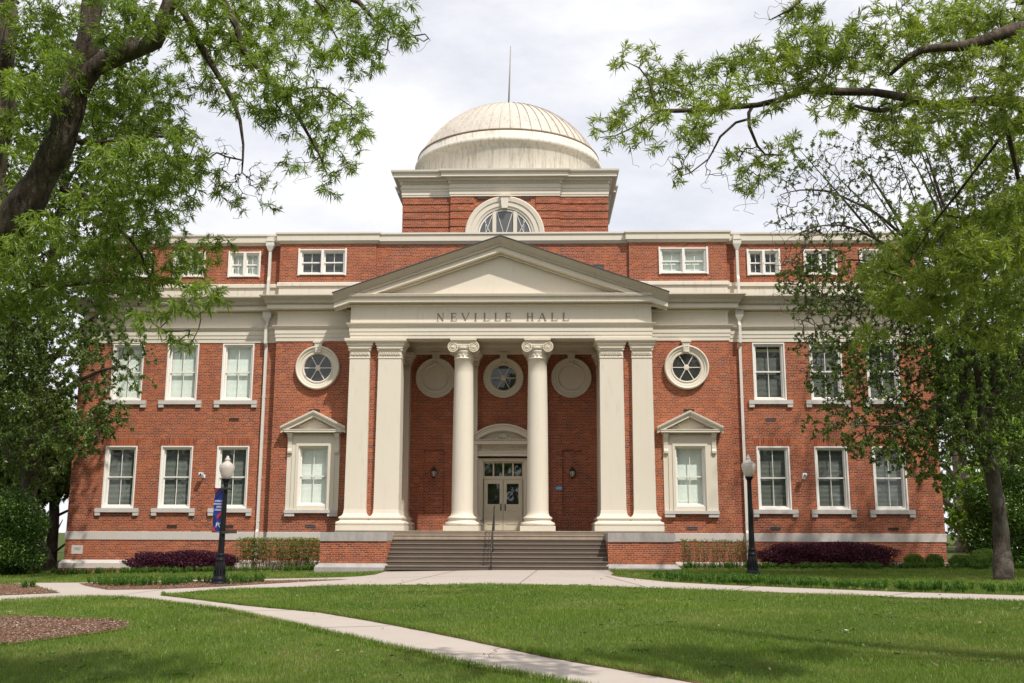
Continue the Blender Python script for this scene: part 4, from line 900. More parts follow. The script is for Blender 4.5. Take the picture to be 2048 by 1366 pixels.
k = 16; P = np.repeat(C_, k, 0)+rng.normal(0, .045, (len(C_)*k, 2)); P = np.column_stack([P, H(P[:, 0], P[:, 1])+.035]); a = rng.uniform(0, 6.28, len(P))
V = kites(P, np.stack([np.cos(a), np.sin(a), rng.uniform(.1, .7, len(P))], 1), rng.uniform(.03, .06, len(P)), rng.uniform(.02, .035, len(P)), .2, .1, .6)
o = fastmesh('lawn_weeds', V, 4, 'liriope', rnd=rng.beta(2, 2, len(V))); tag(o, 'small broad leaved weeds scattered through the lawn', 'weeds', kind='stuff')
# a few taller tufts right along the path edges, and stray blades on mulch
def edge_pts(poly, step, spread, off):
    out = []
    for i in range(len(poly)-1):
        a, b_ = np.array(poly[i]), np.array(poly[i+1]); L_ = np.linalg.norm(b_-a); n = int(L_/step); t = rng.uniform(0, 1, n)[:, None]; q = a+(b_-a)*t; nn = np.array([b_[1]-a[1], a[0]-b_[0]])/L_
        out.append(q+nn*rng.uniform(off, off+spread, n)[:, None])
    return np.concatenate(out)
E1 = np.concatenate([edge_pts(PATH[13:24], .0022, .07, .0), edge_pts(PATH[27:36], .0022, .07, .0)]) ; m = ~inside(E1, PATH); E1 = E1[m]
E1 = np.column_stack([E1, H(E1[:, 0], E1[:, 1])]); V = blades(E1, rng.uniform(.06, .12, len(E1)), .006, .5)
o = fastmesh('edge_grass', V, 4, 'grass', rnd=rng.beta(2, 3, len(E1))); tag(o, 'longer grass fringe overhanging the edges of the diagonal path', 'grass', kind='stuff')

def liriope(polys, dens, lab, h=(.20, .34)):
    Ps = []
    for poly in polys:
        a = np.array(poly); x0, y0 = a.min(0); x1, y1 = a.max(0); n = int((x1-x0)*(y1-y0)*dens); P = np.stack([rng.uniform(x0, x1, n), rng.uniform(y0, y1, n)], 1); P = P[inside(P, poly)]
        Ps.append(P)
    T = np.concatenate(Ps); T = T[rng.random(len(T)) < .75+.25*np.sin(T[:, 0]*5)*np.sin(T[:, 1]*6)]; k = 26
    P = np.repeat(T, k, 0)+rng.normal(0, .025, (len(T)*k, 2)); n = len(P); a = rng.uniform(0, 2*pi, n); l = rng.uniform(.15, .8, n); hh = rng.uniform(*h, n)*np.repeat(rng.uniform(.7, 1.1, len(T)), k)
    z = H(P[:, 0], P[:, 1]); dx = np.stack([np.cos(a), np.sin(a)], 1); sd = np.stack([-np.sin(a), np.cos(a)], 1); w = .0065
    base = np.column_stack([P, z]); m1 = np.column_stack([P+dx*(hh*l*.45)[:, None], z+hh*.72]); tip = np.column_stack([P+dx*(hh*l*1.2)[:, None], z+hh*(1.0-l*.75)])
    s3 = np.column_stack([sd*w, np.zeros(n)])
    V = np.concatenate([np.stack([base-s3*.6, base+s3*.6, m1+s3, m1-s3], 1), np.stack([m1-s3, m1+s3, tip+s3*.15, tip-s3*.15], 1)])
    r = rng.beta(2, 2.5, n); o = fastmesh('border_grass', V, 4, 'liriope', rnd=np.concatenate([r, r])); tag(o, lab, 'ground cover', kind='stuff')
liriope([[(-17.6, -3.0), (-17.6, -1.9), (-6.8, -1.9), (-6.8, -3.0)]], 18, 'strip of lily turf along the left wing planting bed')
liriope([[(-12.4, -9.4), (-11.6, -10.6), (-10.8, -11.9), (-10.3, -11.3), (-9.2, -11.6), (-8.6, -11.0), (-8.2, -10.9), (-7.3, -11.2), (-6.9, -10.6), (-6.6, -9.4)]], 20, 'dark green lily turf clump behind the left lamp post', (.22, .36))
liriope([[(6.8, -3.2), (6.8, -1.9), (19.5, -1.9), (25, -2.5), (25, -3.8), (18, -3.4)]], 18, 'strip of lily turf in front of the right wing shrubs')
liriope([[(4.9, -9.3), (5.2, -11.2), (6.4, -12.6), (8.15, -14.0), (10.15, -15.5), (12.54, -16.6), (24, -23.0), (24.5, -21.4), (13.0, -15.0), (10.6, -13.8), (8.6, -12.2), (6.6, -10.0), (5.4, -8.6)]], 19, 'thick lily turf border edging the right hand path', (.2, .33))
liriope([[(-13.3, -11.2), (-12.9, -11.2), (-12.9, -11.6), (-13.3, -11.6)]], 60, 'single tuft of lily turf in the far left mulch bed', (.22, .34))

# ================================================================== lamp posts
def lamp(loc, lab, lean=0.):
    t = empty('street_lamp', loc); t.rotation_euler = (0, rad(lean), 0); tag(t, lab, 'street lamp', 'acorn street lamps on the lawn')
    m = MB(); m.lathe([(.235, 0), (.235, .07), (.225, .09), (.20, .10), (.215, .13), (.205, .19), (.175, .24), (.165, .27), (.172, .29), (.165, .31)], 0, 0, 24)
    m.lathe([(.165, .31), (.145, .42), (.128, .60), (.120, .68), (.132, .70), (.132, .735), (.115, .75), (.110, .82), (.122, .84), (.122, .87), (.096, .90)], 0, 0, 24)
    for i in range(12): a = 2*pi*i/12; m.tube([(.166*cos(a), .166*sin(a), .31), (.138*cos(a), .138*sin(a), .50), (.122*cos(a), .122*sin(a), .67)], [.016, .013, .010], 5)
    m.build('base', 'black_iron', t)
    m = MB(); m.lathe([(.092, .90), (.088, 1.2), (.062, 2.86), (.060, 2.88), (.072, 2.89), (.072, 2.92), (.062, 2.93)], 0, 0, 20); m.build('post', 'black_iron', t)
    m = MB(); m.lathe([(.06, 2.93), (.075, 2.95), (.11, 3.0), (.125, 3.03), (.125, 3.055), (.09, 3.06), (0, 3.06)], 0, 0, 20); m.build('collar', 'black_iron', t)
    m = MB(); v = [(.10, 3.055), (.125, 3.07), (.165, 3.16), (.20, 3.27), (.218, 3.36), (.218, 3.41), (.205, 3.445), (.19, 3.45)]
    m.lathe(v, 0, 0, 36); m.build('globe', 'globe', t)
    m = MB(); m.lathe([(.212, 3.44), (.214, 3.455), (.19, 3.47), (.15, 3.50), (.11, 3.53), (.075, 3.56), (.07, 3.59), (.085, 3.61), (.085, 3.63), (.055, 3.65), (.04, 3.69), (.035, 3.72), (0, 3.735)], 0, 0, 24); m.build('finial_cap', 'globe', t)
    return t
lampL = lamp((-7.77, -11.07, float(H(-7.77, -11.07))+.0), 'black lamp post carrying the blue banner in front of the left wing', 1.0)
lampR = lamp((7.98, -9.4, float(H(7.98, -9.4))), 'black lamp post without a banner in front of the right downspout')
t = empty('banner', (-7.77+.05, -11.07, float(H(-7.77, -11.07)))); t.rotation_euler = (0, rad(1.0), rad(-28)); tag(t, 'narrow blue and red college banner hanging from the left lamp post', 'banner')
m = MB()
for z in (1.50, 2.77):
    m.tube([(-.48, 0, z), (-.06, 0, z)], .012, 8); m.box(-.10, .09, -.09, .09, z-.035, z+.035)
m.tube([(-.48, 0, 2.77), (-.52, 0, 2.77)], .02, 8); m.build('bracket_arm', 'lantern_metal', t)
def bx(x0, x1, z0, z1, mt, nm, y, poly=None):
    q = MB(); q.prism(poly or [(x0, z0), (x1, z0), (x1, z1), (x0, z1)], y-.002, y+.002); return q.build(nm, mt, cloth if nm != 'cloth' else t)
q = MB(); nx, nz = 8, 24
for side in (-.004, .004):
    q.add([(-.47+.40*i/nx, side+.012*sin(i*.9+j*.35)*.6, 1.52+1.24*j/nz) for j in range(nz+1) for i in range(nx+1)], [(j*(nx+1)+i, j*(nx+1)+i+1, (j+1)*(nx+1)+i+1, (j+1)*(nx+1)+i) for j in range(nz) for i in range(nx)], True)
cloth = q.build('cloth', 'banner_blue', t)
for y in (-.018,):
    bx(0, 0, 0, 0, 'banner_red', 'red_shape', y, [(-.46, 2.60), (-.30, 2.75), (-.46, 2.75)]); bx(0, 0, 0, 0, 'banner_red', 'red_shape', y, [(-.16, 2.75), (-.08, 2.62), (-.08, 2.75)])
    bx(0, 0, 0, 0, 'banner_navy', 'navy_shape', y, [(-.40, 2.45), (-.12, 2.72), (-.20, 2.75), (-.30, 2.75), (-.44, 2.58)])
    bx(0, 0, 0, 0, 'banner_red', 'red_shape', y, [(-.30, 1.86), (-.08, 2.06), (-.08, 2.17), (-.30, 1.98)]); bx(0, 0, 0, 0, 'banner_red', 'red_shape', y, [(-.46, 1.53), (-.32, 1.53), (-.38, 1.66), (-.46, 1.60)])
    bx(0, 0, 0, 0, 'banner_navy', 'navy_shape', y, [(-.46, 1.75), (-.40, 1.70), (-.33, 1.9), (-.46, 2.02)])
for i, (w_, dx) in enumerate((("AMERICA'S", 0), ('INNOVATIVE', .0), ('SERVICE', .04), ('COLLEGE', -.01))): text_obj('banner_word', w_, .075, 'banner_white', (-.27+dx, -.024, 2.40-.085*i), cloth, .002, shear=.2, wx=.88)
text_obj('banner_logo', 'PC', .20, 'banner_white', (-.20, -.024, 1.70), cloth, .003, shear=.1, wx=1.1)
t = empty('sign_plate', (-7.77+.05, -11.07, float(H(-7.77, -11.07)))); tag(t, 'small dark blank plate on the right side of the banner lamp post', 'sign plate'); m = MB(); m.box(.06, .40, -.012, .0, 1.47, 1.58); m.box(.03, .10, -.02, .01, 1.50, 1.55); m.build('plate', 'vent_brown', t)
bpy.data.objects.remove([o for o in bpy.data.objects if o.name.startswith('plate') and o.parent == t][0]) if False else None

# ================================================================== shrubs
def shell_points(n, c, r, pw=2.0, lump=.12, seedp=0., flat_top=False, lo=.72):
    # points in the outer shell of a lumpy super-ellipsoid
    D = norm(rng.normal(size=(n, 3))); e = (np.abs(D)**pw).sum(1)**(-1/pw); B = D*e[:, None]
    l = 1+lump*(np.sin(D[:, 0]*5+seedp)*np.sin(D[:, 1]*6+seedp*2)+np.sin(D[:, 2]*7+D[:, 0]*6+seedp))*.7
    s = rng.uniform(lo, 1.0, n)*l; return np.asarray(c)+B*s[:, None]*np.asarray(r), D
def shrub(name, lab, cat, c, r, n, mat, lsz, pw=2.0, lump=.12, group=None, stems=True, up=.3, lo=.55, stemcol='hedge_twig', spots=0):
    base = (c[0], c[1], float(H(c[0], c[1]))); t = empty(name, base); tag(t, lab, cat, group)
    P, D = shell_points(n, (0, 0, c[2]-base[2]), r, pw, lump, c[0], lo=lo)
    P = P[P[:, 2] > .02]; n = len(P); D = norm(P-np.array([0, 0, (c[2]-base[2])*.6])); dr = norm(D*.6+rng.normal(0, .6, (n, 3))+np.array([0, 0, up]))
    V = kites(P, dr, lsz[0]*rng.uniform(.7, 1.25, n), lsz[1]*rng.uniform(.8, 1.2, n), .1)
    rr = rng.beta(2, 2.6, n); fastmesh('foliage', V, 4, mat, t, rnd=rr)
    m = MB(); ns = max(5, int(r[0]*5))
    for i in range(ns):
        x0 = (rng.uniform(-.85, .85))*r[0]*.8; y0 = rng.uniform(-.5, .5)*r[1]*.6; x1 = x0+rng.uniform(-.2, .2); zt_ = (c[2]-base[2])+r[2]*rng.uniform(.2, .75)
        m.tube([(x0, y0, -.05), ((x0+x1)/2+rng.uniform(-.06, .06), y0, zt_*.5), (x1, y0+rng.uniform(-.1, .1), zt_)], [.018, .012, .005], 5)
    m.build('stem', stemcol, t); return t
shrub('holly_bush', 'large glossy green holly bush at the far left corner of the hall', 'bush', (-18.9, -2.6, 1.20), (1.8, 1.6, 1.62), 70000, 'holly_leaf', (.10, .058), 2.2, .16, lo=.62)
shrub('purple_hedge', 'purple leaved hedge in sun below the left wing windows', 'hedge', (-12.35, -1.05, .27), (2.15, .62, .46), 52000, 'purple_leaf', (.06, .032), 2.8, .12, 'purple hedges')
shrub('purple_hedge', 'dark purple hedge in shade below the right wing windows', 'hedge', (12.5, -1.05, .62), (2.55, .65, .52), 60000, 'purple_leaf', (.06, .032), 2.8, .10, 'purple hedges')
for i, (x, y, rx, lab) in enumerate(((15.75, -1.3, .38, 'low round boxwood ball nearest the dark purple hedge'), (16.55, -1.2, .34, 'small round boxwood ball second from the dark purple hedge'), (17.35, -1.7, .45, 'round boxwood ball third from the dark purple hedge'),
        (18.1, -1.3, .45, 'boxwood ball just past the right corner of the hall'), (18.7, -.6, .5, 'taller boxwood ball behind the others beside the right corner'))):
    shrub('boxwood', lab, 'shrub', (x, y, .42+(.1 if i == 4 else 0)), (rx, rx, .33+(.1 if i == 4 else 0)), 12000, 'box_leaf', (.04, .018), 2.2, .06, 'clipped boxwood balls at the right corner')
shrub('holly_bush', 'tall dark holly behind the leaning tree at the far right', 'bush', (21.6, 2.4, 1.9), (2.3, 2.0, 2.3), 70000, 'holly_leaf', (.11, .065), 2.1, .16, lo=.62)
def twiggy_hedge(x0, x1, y, z0, z1, dens, leafd, lab):
    t = empty('twiggy_hedge', ((x0+x1)/2, y, z0)); tag(t, lab, 'hedge', 'clipped twiggy hedges beside the steps'); w = (x1-x0)/2; h = z1-z0
    m = MB(); LP = []; LD = []
    for i in range(int((x1-x0)*dens)):
        x = rng.uniform(-w, w); yy = rng.uniform(-.28, .28); p = np.array([x, yy, 0.]); d = np.array([rng.uniform(-.25, .25), rng.uniform(-.2, .2), 1.]); pts = [p.copy()]; nn = 5
        for k in range(nn):
            p = p+norm(d)*h/nn*.93; d = d+rng.normal(0, .12, 3)*np.array([1, 1, 0]); p[0] = np.clip(p[0], -w, w); p[1] = np.clip(p[1], -.33, .33); pts.append(p.copy())
            for b_ in range(2):
                q = norm(np.array([rng.normal(), rng.normal()*.7, rng.uniform(.3, 1.3)])); e = p+q*rng.uniform(.12, .3); e[2] = min(e[2], h); e[0] = np.clip(e[0], -w-.03, w+.03); m.tube([p, (p+e)/2+rng.normal(0, .01, 3), e], [.005, .004, .002], 3, caps=False)
                nl = rng.poisson(leafd*(.35 if k < 1 else 1.)); 
                for _ in range(nl): LP.append(p+(e-p)*rng.uniform(.1, 1.05)+rng.normal(0, .015, 3)); LD.append(norm(rng.normal(size=3)+np.array([0, 0, .4])))
        m.tube(pts, [.010, .009, .008, .006, .005, .003], 4, caps=False)
    m.build('stem', 'hedge_twig', t); LP = np.array(LP); LD = np.array(LD); V = kites(LP, LD, rng.uniform(.035, .06, len(LP)), rng.uniform(.022, .032, len(LP)), .1); fastmesh('foliage', V, 4, 'hedge_leaf', t, rnd=rng.beta(1.6, 1.6, len(LP)))
twiggy_hedge(-10.15, -6.75, -1.15, float(H(-8.5, -1.1)), 1.27, 40, 11, 'leafy yellow green clipped hedge left of the front steps')
twiggy_hedge(6.95, 8.05, -1.15, float(H(7, -1.1)), 1.27, 24, 5.5, 'sparse twiggy hedge plant against the right side of the steps')
twiggy_hedge(8.2, 9.6, -1.15, float(H(8.5, -1.1)), 1.25, 26, 5.5, 'sparse twiggy hedge beside the right downspout')

# ================================================================== trees
def resample(pts, rs, step):
    P = [np.asarray(pts[0], float)]; R = [rs[0]]; C = np.asarray(pts, float); n = len(C)
    for i in range(n-1):
        p0 = C[max(i-1, 0)]; p1 = C[i]; p2 = C[i+1]; p3 = C[min(i+2, n-1)]; k = max(1, int(np.linalg.norm(p2-p1)/step))
        for j in range(1, k+1):
            t = j/k; q = .5*((2*p1)+(-p0+p2)*t+(2*p0-5*p1+4*p2-p3)*t*t+(-p0+3*p1-3*p2+p3)*t**3); P.append(q); R.append(rs[i]+(rs[i+1]-rs[i])*t)
    return np.array(P), np.array(R)
def blobs(bl, depth, spread=.5, dens=1.0):
    out = []
    for b_ in bl:
        px, py, r = b_[:3]; dd = depth(px, py) if callable(depth) else depth
        if len(b_) > 3: dd = dd+b_[3]
        n = max(3, int(dens*r*r/80*(b_[4] if len(b_) > 4 else 1))); D = norm(rng.normal(size=(n, 3)))*(rng.random((n, 1))**(1/3)); rm = r*dd/FPX
        out.append(at(px, py, dd)+rm*(D[:, :1]*RT+D[:, 1:2]*UP)+D[:, 2:3]*FW*max(rm, spread))
    return np.concatenate(out)
def tree(name, lab, limbs, att, bare, mats, leaf, seg=.22, tip=.0035, sag=.1, group=None, tuft=9, side=3, sides_trunk=14, wood_rough=.06, twig_r=.012, droop=.25, base=None, spread=.8, barelen=.0):
    """limbs: list of (points, radii); the first starts at the root"""
    root = base if base is not None else limbs[0][0][0]
    t = empty(name, tuple(map(float, root))); tag(t, lab, 'tree', group); o0 = np.array(root, float)
    NP = 120000; X = np.zeros((NP, 3)); par = np.full(NP, -1); lim = np.zeros(NP, bool); rad_ = np.zeros(NP); n = 0; tw = MB(); lv = []
    mt = MB()
    for pts, rs in limbs:
        P, R = resample(pts, rs, max(.12, seg*.7)); k = len(P)
        X[n:n+k] = P; par[n+1:n+k] = np.arange(n, n+k-1); lim[n:n+k] = True; rad_[n:n+k] = R
        J = P.copy(); ph = rng.uniform(0, 6, 3)
        for a in range(3): J[:, a] += R*.25*np.sin(np.arange(k)*.9+ph[a])*(R < .2)
        mt.tube([tuple(q-o0) for q in J], [r*(1+wood_rough*math.sin(i*1.7+ph[0])+wood_rough*math.sin(i*.6+ph[1])) for i, r in enumerate(R)], sides_trunk if R[0] > .05 else 7); n += k
    mt.build('trunk', mats[0], t)
    A = np.concatenate([att, bare]) if len(bare) else att; isb = np.concatenate([np.zeros(len(att), bool), np.ones(len(bare), bool)])
    d0 = np.array([np.min(((X[:n]-a)**2).sum(1)) for a in A]); tips = []
    for i in np.argsort(d0):
        a = A[i]; d2 = ((X[:n]-a)**2).sum(1); cost = np.sqrt(d2)*(1+.0*lim[:n]); j = int(np.argmin(cost)); D = math.sqrt(d2[j])
        if D < .02: continue
        k = max(2, int(math.ceil(D/seg))); p0 = X[j].copy(); p = j; pd = (X[j]-X[par[j]]) if par[j] >= 0 else np.zeros(3); pd = pd/(np.linalg.norm(pd)+1e-9)
        off = np.cross(a-p0, rng.normal(size=3)); off = off/(np.linalg.norm(off)+1e-9)*D*.10+pd*D*.18+np.array([0, 0, D*sag])
        for q in range(1, k+1):
            if n >= NP-2: break
            tt = q/k; X[n] = p0+(a-p0)*tt+off*math.sin(pi*tt)+rng.normal(0, .02*seg/.22, 3)*(tt < 1); par[n] = p; p = n; n += 1
        tips.append((p, isb[i]))
    r = np.zeros(n); E_ = 2.4; ch = np.zeros(n)
    for i in range(n-1, -1, -1):
        if ch[i] == 0: r[i] = tip
        else: r[i] = ch[i]**(1/E_)
        if par[i] >= 0 and not lim[i]: ch[par[i]] += r[i]**E_ if True else 0
    r = np.minimum(r, .10); idx = np.where(~lim[:n])[0]; pa = par[idx]
    a_ = X[pa]; b_ = X[idx]; ra = np.where(lim[pa], np.minimum(rad_[pa]*.8, r[idx]*1.15), r[pa]); rb = r[idx]; ax = norm(b_-a_); rf = np.where(np.abs(ax[:, 2:3]) < .9, np.array([[0, 0, 1.]]), np.array([[1., 0, 0]])); u = norm(np.cross(ax, rf)); w = np.cross(u, ax)
    S = 4; faces = []
    ring = lambda c, rr, k: c+(u*math.cos(2*pi*k/S)+w*math.sin(2*pi*k/S))*rr[:, None]
    for k in range(S): faces.append(np.stack([ring(a_, ra, k), ring(a_, ra, k+1), ring(b_+ax*rb[:, None]*.5, rb, k+1), ring(b_+ax*rb[:, None]*.5, rb, k)], 1))
    fastmesh('branches', np.concatenate(faces)-o0, 4, mats[0], t)
    # leaves: tufts on tips, singles along thin twigs; bare subtrees carry none
    LP, LD = [], []
    bareset = set()
    for p, isb_ in tips:
        if isb_:
            q = p
            while q >= 0 and not lim[q] and r[q] < twig_r*.9 and q not in bareset: bareset.add(q); q = par[q]
    tl = np.array([p for p, b2 in tips if not b2]); k = tuft
    dirs = norm(X[tl]-X[par[tl]]); P_ = np.repeat(X[tl], k, 0); D_ = norm(np.repeat(dirs, k, 0)+rng.normal(0, spread, (len(P_), 3))); back = rng.uniform(0, 1, (len(P_), 1))*leaf[0]*.9
    LP.append(P_-np.repeat(dirs, k, 0)*back); LD.append(D_)
    thin = np.array([i for i in idx if r[i] < twig_r and i not in bareset])
    if len(thin) and side:
        q = np.repeat(thin, side); tt = rng.random((len(q), 1)); P_ = X[q]*tt+X[par[q]]*(1-tt); LP.append(P_); LD.append(norm(norm(X[q]-X[par[q]])*.6+rng.normal(0, .8, (len(q), 3))))
    LP = np.concatenate(LP); LD = np.concatenate(LD); m_ = len(LP)
    V = kites(LP, LD, leaf[0]*rng.uniform(.6, 1.2, m_), leaf[1]*rng.uniform(.7, 1.2, m_), droop, .12)
    hue = .5+.5*np.sin(LP[:, 0]*1.9+np.sin(LP[:, 2]*2.3)*1.5+LP[:, 1]*1.1)
    fastmesh('crown', V-o0, 4, mats[1], t, rnd=np.clip(rng.beta(2, 2.2, m_)*.75+hue*.25, 0, 1)); print(name, 'nodes', n, 'leaves', m_); return t
def pts(depth, *p): return [tuple(at(q[0], q[1], depth+(q[2] if len(q) > 2 else 0))) for q in p]
def gpt(x, y): return (x, y, float(H(x, y))-.1)

# ---- near oak on the left, limbs over the view
d = 9.5
L1 = [gpt(-7.2, -33.2), (-6.6, -33.0, 1.4)]+pts(d, (-230, 620), (-60, 545), (30, 440), (95, 335), (135, 240), (160, 150), (178, 60), (195, -60), (205, -320), (230, -700))
L2 = pts(d, (150, 190), (195, 135), (250, 100), (300, 82), (322, 50), (338, 10), (360, -70), (420, -260), (560, -420))
L3 = pts(d, (338, -10), (368, 25), (398, 85), (430, 140), (460, 192), (480, 240), (487, 290), (484, 345))
L4 = pts(d, (380, -120), (430, -30), (474, 55), (480, 92), (520, 138), (560, 183), (590, 222), (612, 262), (640, 312), (652, 345))
L4b = pts(d, (556, 178), (585, 184), (622, 175), (650, 176), (680, 198), (706, 215))
L5 = pts(d, (470, -150), (560, -60), (640, -20), (718, 5), (745, 35), (775, 62), (812, 74), (850, 68))
L5b = pts(d, (600, -40), (640, 10), (665, 60), (690, 110))
L6 = pts(d, (120, 375), (160, 385), (205, 415), (240, 455), (280, 505), (300, 560, .3))
L7 = pts(d, (155, 282), (200, 285), (280, 275), (350, 272), (390, 285))
L8 = pts(d, (-30, 500), (40, 560, .5), (120, 570, .8), (220, 560, 1.), (330, 560, 1.), (400, 590, 1.))
L0 = pts(d, (-60, 545, .1), (-38, 470, .6), (-14, 380, .9), (4, 250, 1), (12, 100, 1), (8, -80, 1), (-30, -300, 1))
limbs = [(L1, [.33, .26, .22, .195, .168, .145, .128, .112, .10, .09, .07, .05]), (L2, [.09, .095, .105, .10, .074, .062, .055, .045, .02]), (L3, [.04, .036, .032, .028, .024, .019, .013, .007]),
         (L4, [.045, .042, .036, .033, .030, .026, .02, .015, .010, .006]), (L4b, [.014, .012, .010, .009, .007, .005]), (L5, [.05, .04, .032, .024, .02, .015, .010, .006]), (L5b, [.016, .012, .009, .006]), (L6, [.03, .026, .022, .018, .014, .008]), (L7, [.028, .022, .018, .014, .008]), (L8, [.045, .04, .032, .025, .018, .01]), (L0, [.13, .12, .115, .11, .10, .085, .05])]
B = [(400, 40, 70), (470, 30, 60), (520, 60, 60), (560, 30, 50), (620, 20, 55), (680, 30, 45), (640, 80, 40), (720, 60, 45), (770, 35, 32), (805, 70, 26), (820, 15, 22), (740, 110, 30), (690, 125, 28), (630, 110, 28), (560, 100, 35), (500, 120, 40), (440, 90, 45), (380, 100, 35),
     (540, 160, 42), (590, 190, 42), (520, 200, 28), (640, 200, 32), (690, 215, 30), (725, 240, 26), (715, 280, 26), (670, 270, 36), (610, 250, 32), (560, 245, 28), (640, 310, 26), (590, 320, 18), (575, 330, 14), (690, 320, 20), (665, 355, 18), (660, 375, 16), (420, 180, 24), (400, 150, 24), (440, 210, 14), (470, 170, 22), (490, 220, 18), (385, 190, 16),
     (480, 395, 13), (540, 372, 16), (560, 412, 10), (460, 408, 10), (520, 240, 20),
     (230, 40, 60), (290, 30, 40), (250, 160, 40), (230, 190, 45), (290, 190, 50), (340, 160, 35), (170, 195, 35), (330, 240, 45), (270, 250, 55), (220, 260, 50), (370, 290, 35), (360, 330, 50), (300, 330, 60), (230, 340, 60), (410, 365, 34), (440, 350, 14), (350, 395, 45), (280, 410, 60), (200, 420, 50),
     (330, 460, 40), (260, 480, 60), (180, 500, 50), (400, 515, 35), (440, 498, 20), (350, 530, 40), (290, 560, 50), (220, 580, 50), (400, 580, 34), (430, 605, 22), (350, 620, 26), (300, 640, 26), (360, 690, 22), (345, 670, 18), (140, 560, 45), (90, 470, 50), (60, 560, 50), (100, 620, 40),
     (60, 60, 60), (110, 120, 45), (90, 220, 45), (40, 180, 50), (60, 320, 45), (20, 260, 40), (30, 400, 45), (110, 20, 45), (20, 520, 50), (10, 600, 40)]
bare = [(480, 330, 30), (500, 370, 40), (460, 370, 30), (520, 345, 30), (430, 200, 40), (830, 90, 25), (770, 100, 25), (600, 345, 30), (460, 420, 26), (520, 400, 20), (440, 300, 30)]
extra = blobs([(100, -140, 200), (400, -200, 220), (650, -150, 130), (-200, 100, 160), (-250, 400, 160)], 10.5, 1.6, .12)
tree('willow_oak', 'near willow oak on the left, its dark forked limb and narrow leaves overhanging the view', limbs, np.concatenate([blobs(B, lambda x, y: 9.6+.8*math.sin(x*.013+y*.021), .55, 1.45), extra]), blobs(bare, 9.6, .3, 1.3), ('oak_bark', 'oak_leaf'), (.084, .0118), seg=.14, tuft=17, side=5, spread=1.1, tip=.0016, twig_r=.0055, base=L1[0], sag=.06)

# ---- near oak on the right
d = 9.8
R0_ = [gpt(10.2, -31.0), (10.0, -31.0, 2.5), (9.7, -31.1, 5.0), (9.2, -31.2, 8.5), (8.6, -31.2, 12.0)]
RA = [(9.72, -31.1, 4.9)]+pts(d, (2300, 10, .4), (2120, 40, .2), (2010, 68), (1945, 88), (1892, 92), (1840, 103), (1812, 120), (1780, 150))
RB = [(9.95, -31.0, 3.2)]+pts(d, (2350, 290, .3), (2150, 240, .1), (2048, 212), (2000, 198), (1945, 202), (1866, 214), (1822, 205), (1762, 220), (1710, 212))
RC = pts(d, (1870, 214), (1787, 189), (1743, 181), (1673, 184), (1607, 184), (1553, 200), (1514, 208), (1456, 215), (1424, 221), (1350, 222), (1317, 220), (1305, 193), (1298, 161), (1279, 136), (1253, 124))
RD = pts(d, (1507, 211), (1498, 226), (1498, 254), (1514, 293), (1530, 309), (1569, 310)); RE = pts(d, (1496, 238), (1472, 245), (1440, 274), (1417, 318), (1382, 345), (1362, 352))
RF = pts(d, (1318, 221), (1290, 240), (1260, 258), (1230, 272), (1200, 275)); RG = pts(d, (1607, 184), (1640, 150), (1600, 110), (1590, 60)); RH = pts(d, (1640, 182), (1560, 168), (1500, 172), (1440, 190))
RI = pts(d, (2048, 214), (1960, 330, .3), (1880, 430, .6), (1820, 520, .8), (1770, 580, 1.)); RJ = pts(d, (2000, 200), (2040, 400, .6), (2000, 520, 1.), (1930, 600, 1.2))
RK = pts(d, (1900, -200), (1700, -90), (1620, -20), (1580, 20), (1540, 40))
limbs = [(R0_, [.36, .31, .27, .2, .1]), (RA, [.13, .10, .08, .062, .052, .045, .038, .03, .018]), (RB, [.12, .10, .08, .065, .055, .046, .04, .032, .024, .014]), (RC, [.045, .042, .038, .036, .034, .033, .030, .026, .024, .020, .016, .012, .009, .007, .004]),
         (RD, [.018, .018, .016, .014, .011, .007]), (RE, [.013, .012, .011, .008, .006, .004]), (RF, [.011, .010, .008, .006, .004]), (RG, [.014, .012, .009, .005]), (RH, [.011, .010, .008, .005]), (RI, [.018, .014, .011, .008, .005]), (RJ, [.026, .020, .014, .007]), (RK, [.05, .035, .02, .012, .005])]
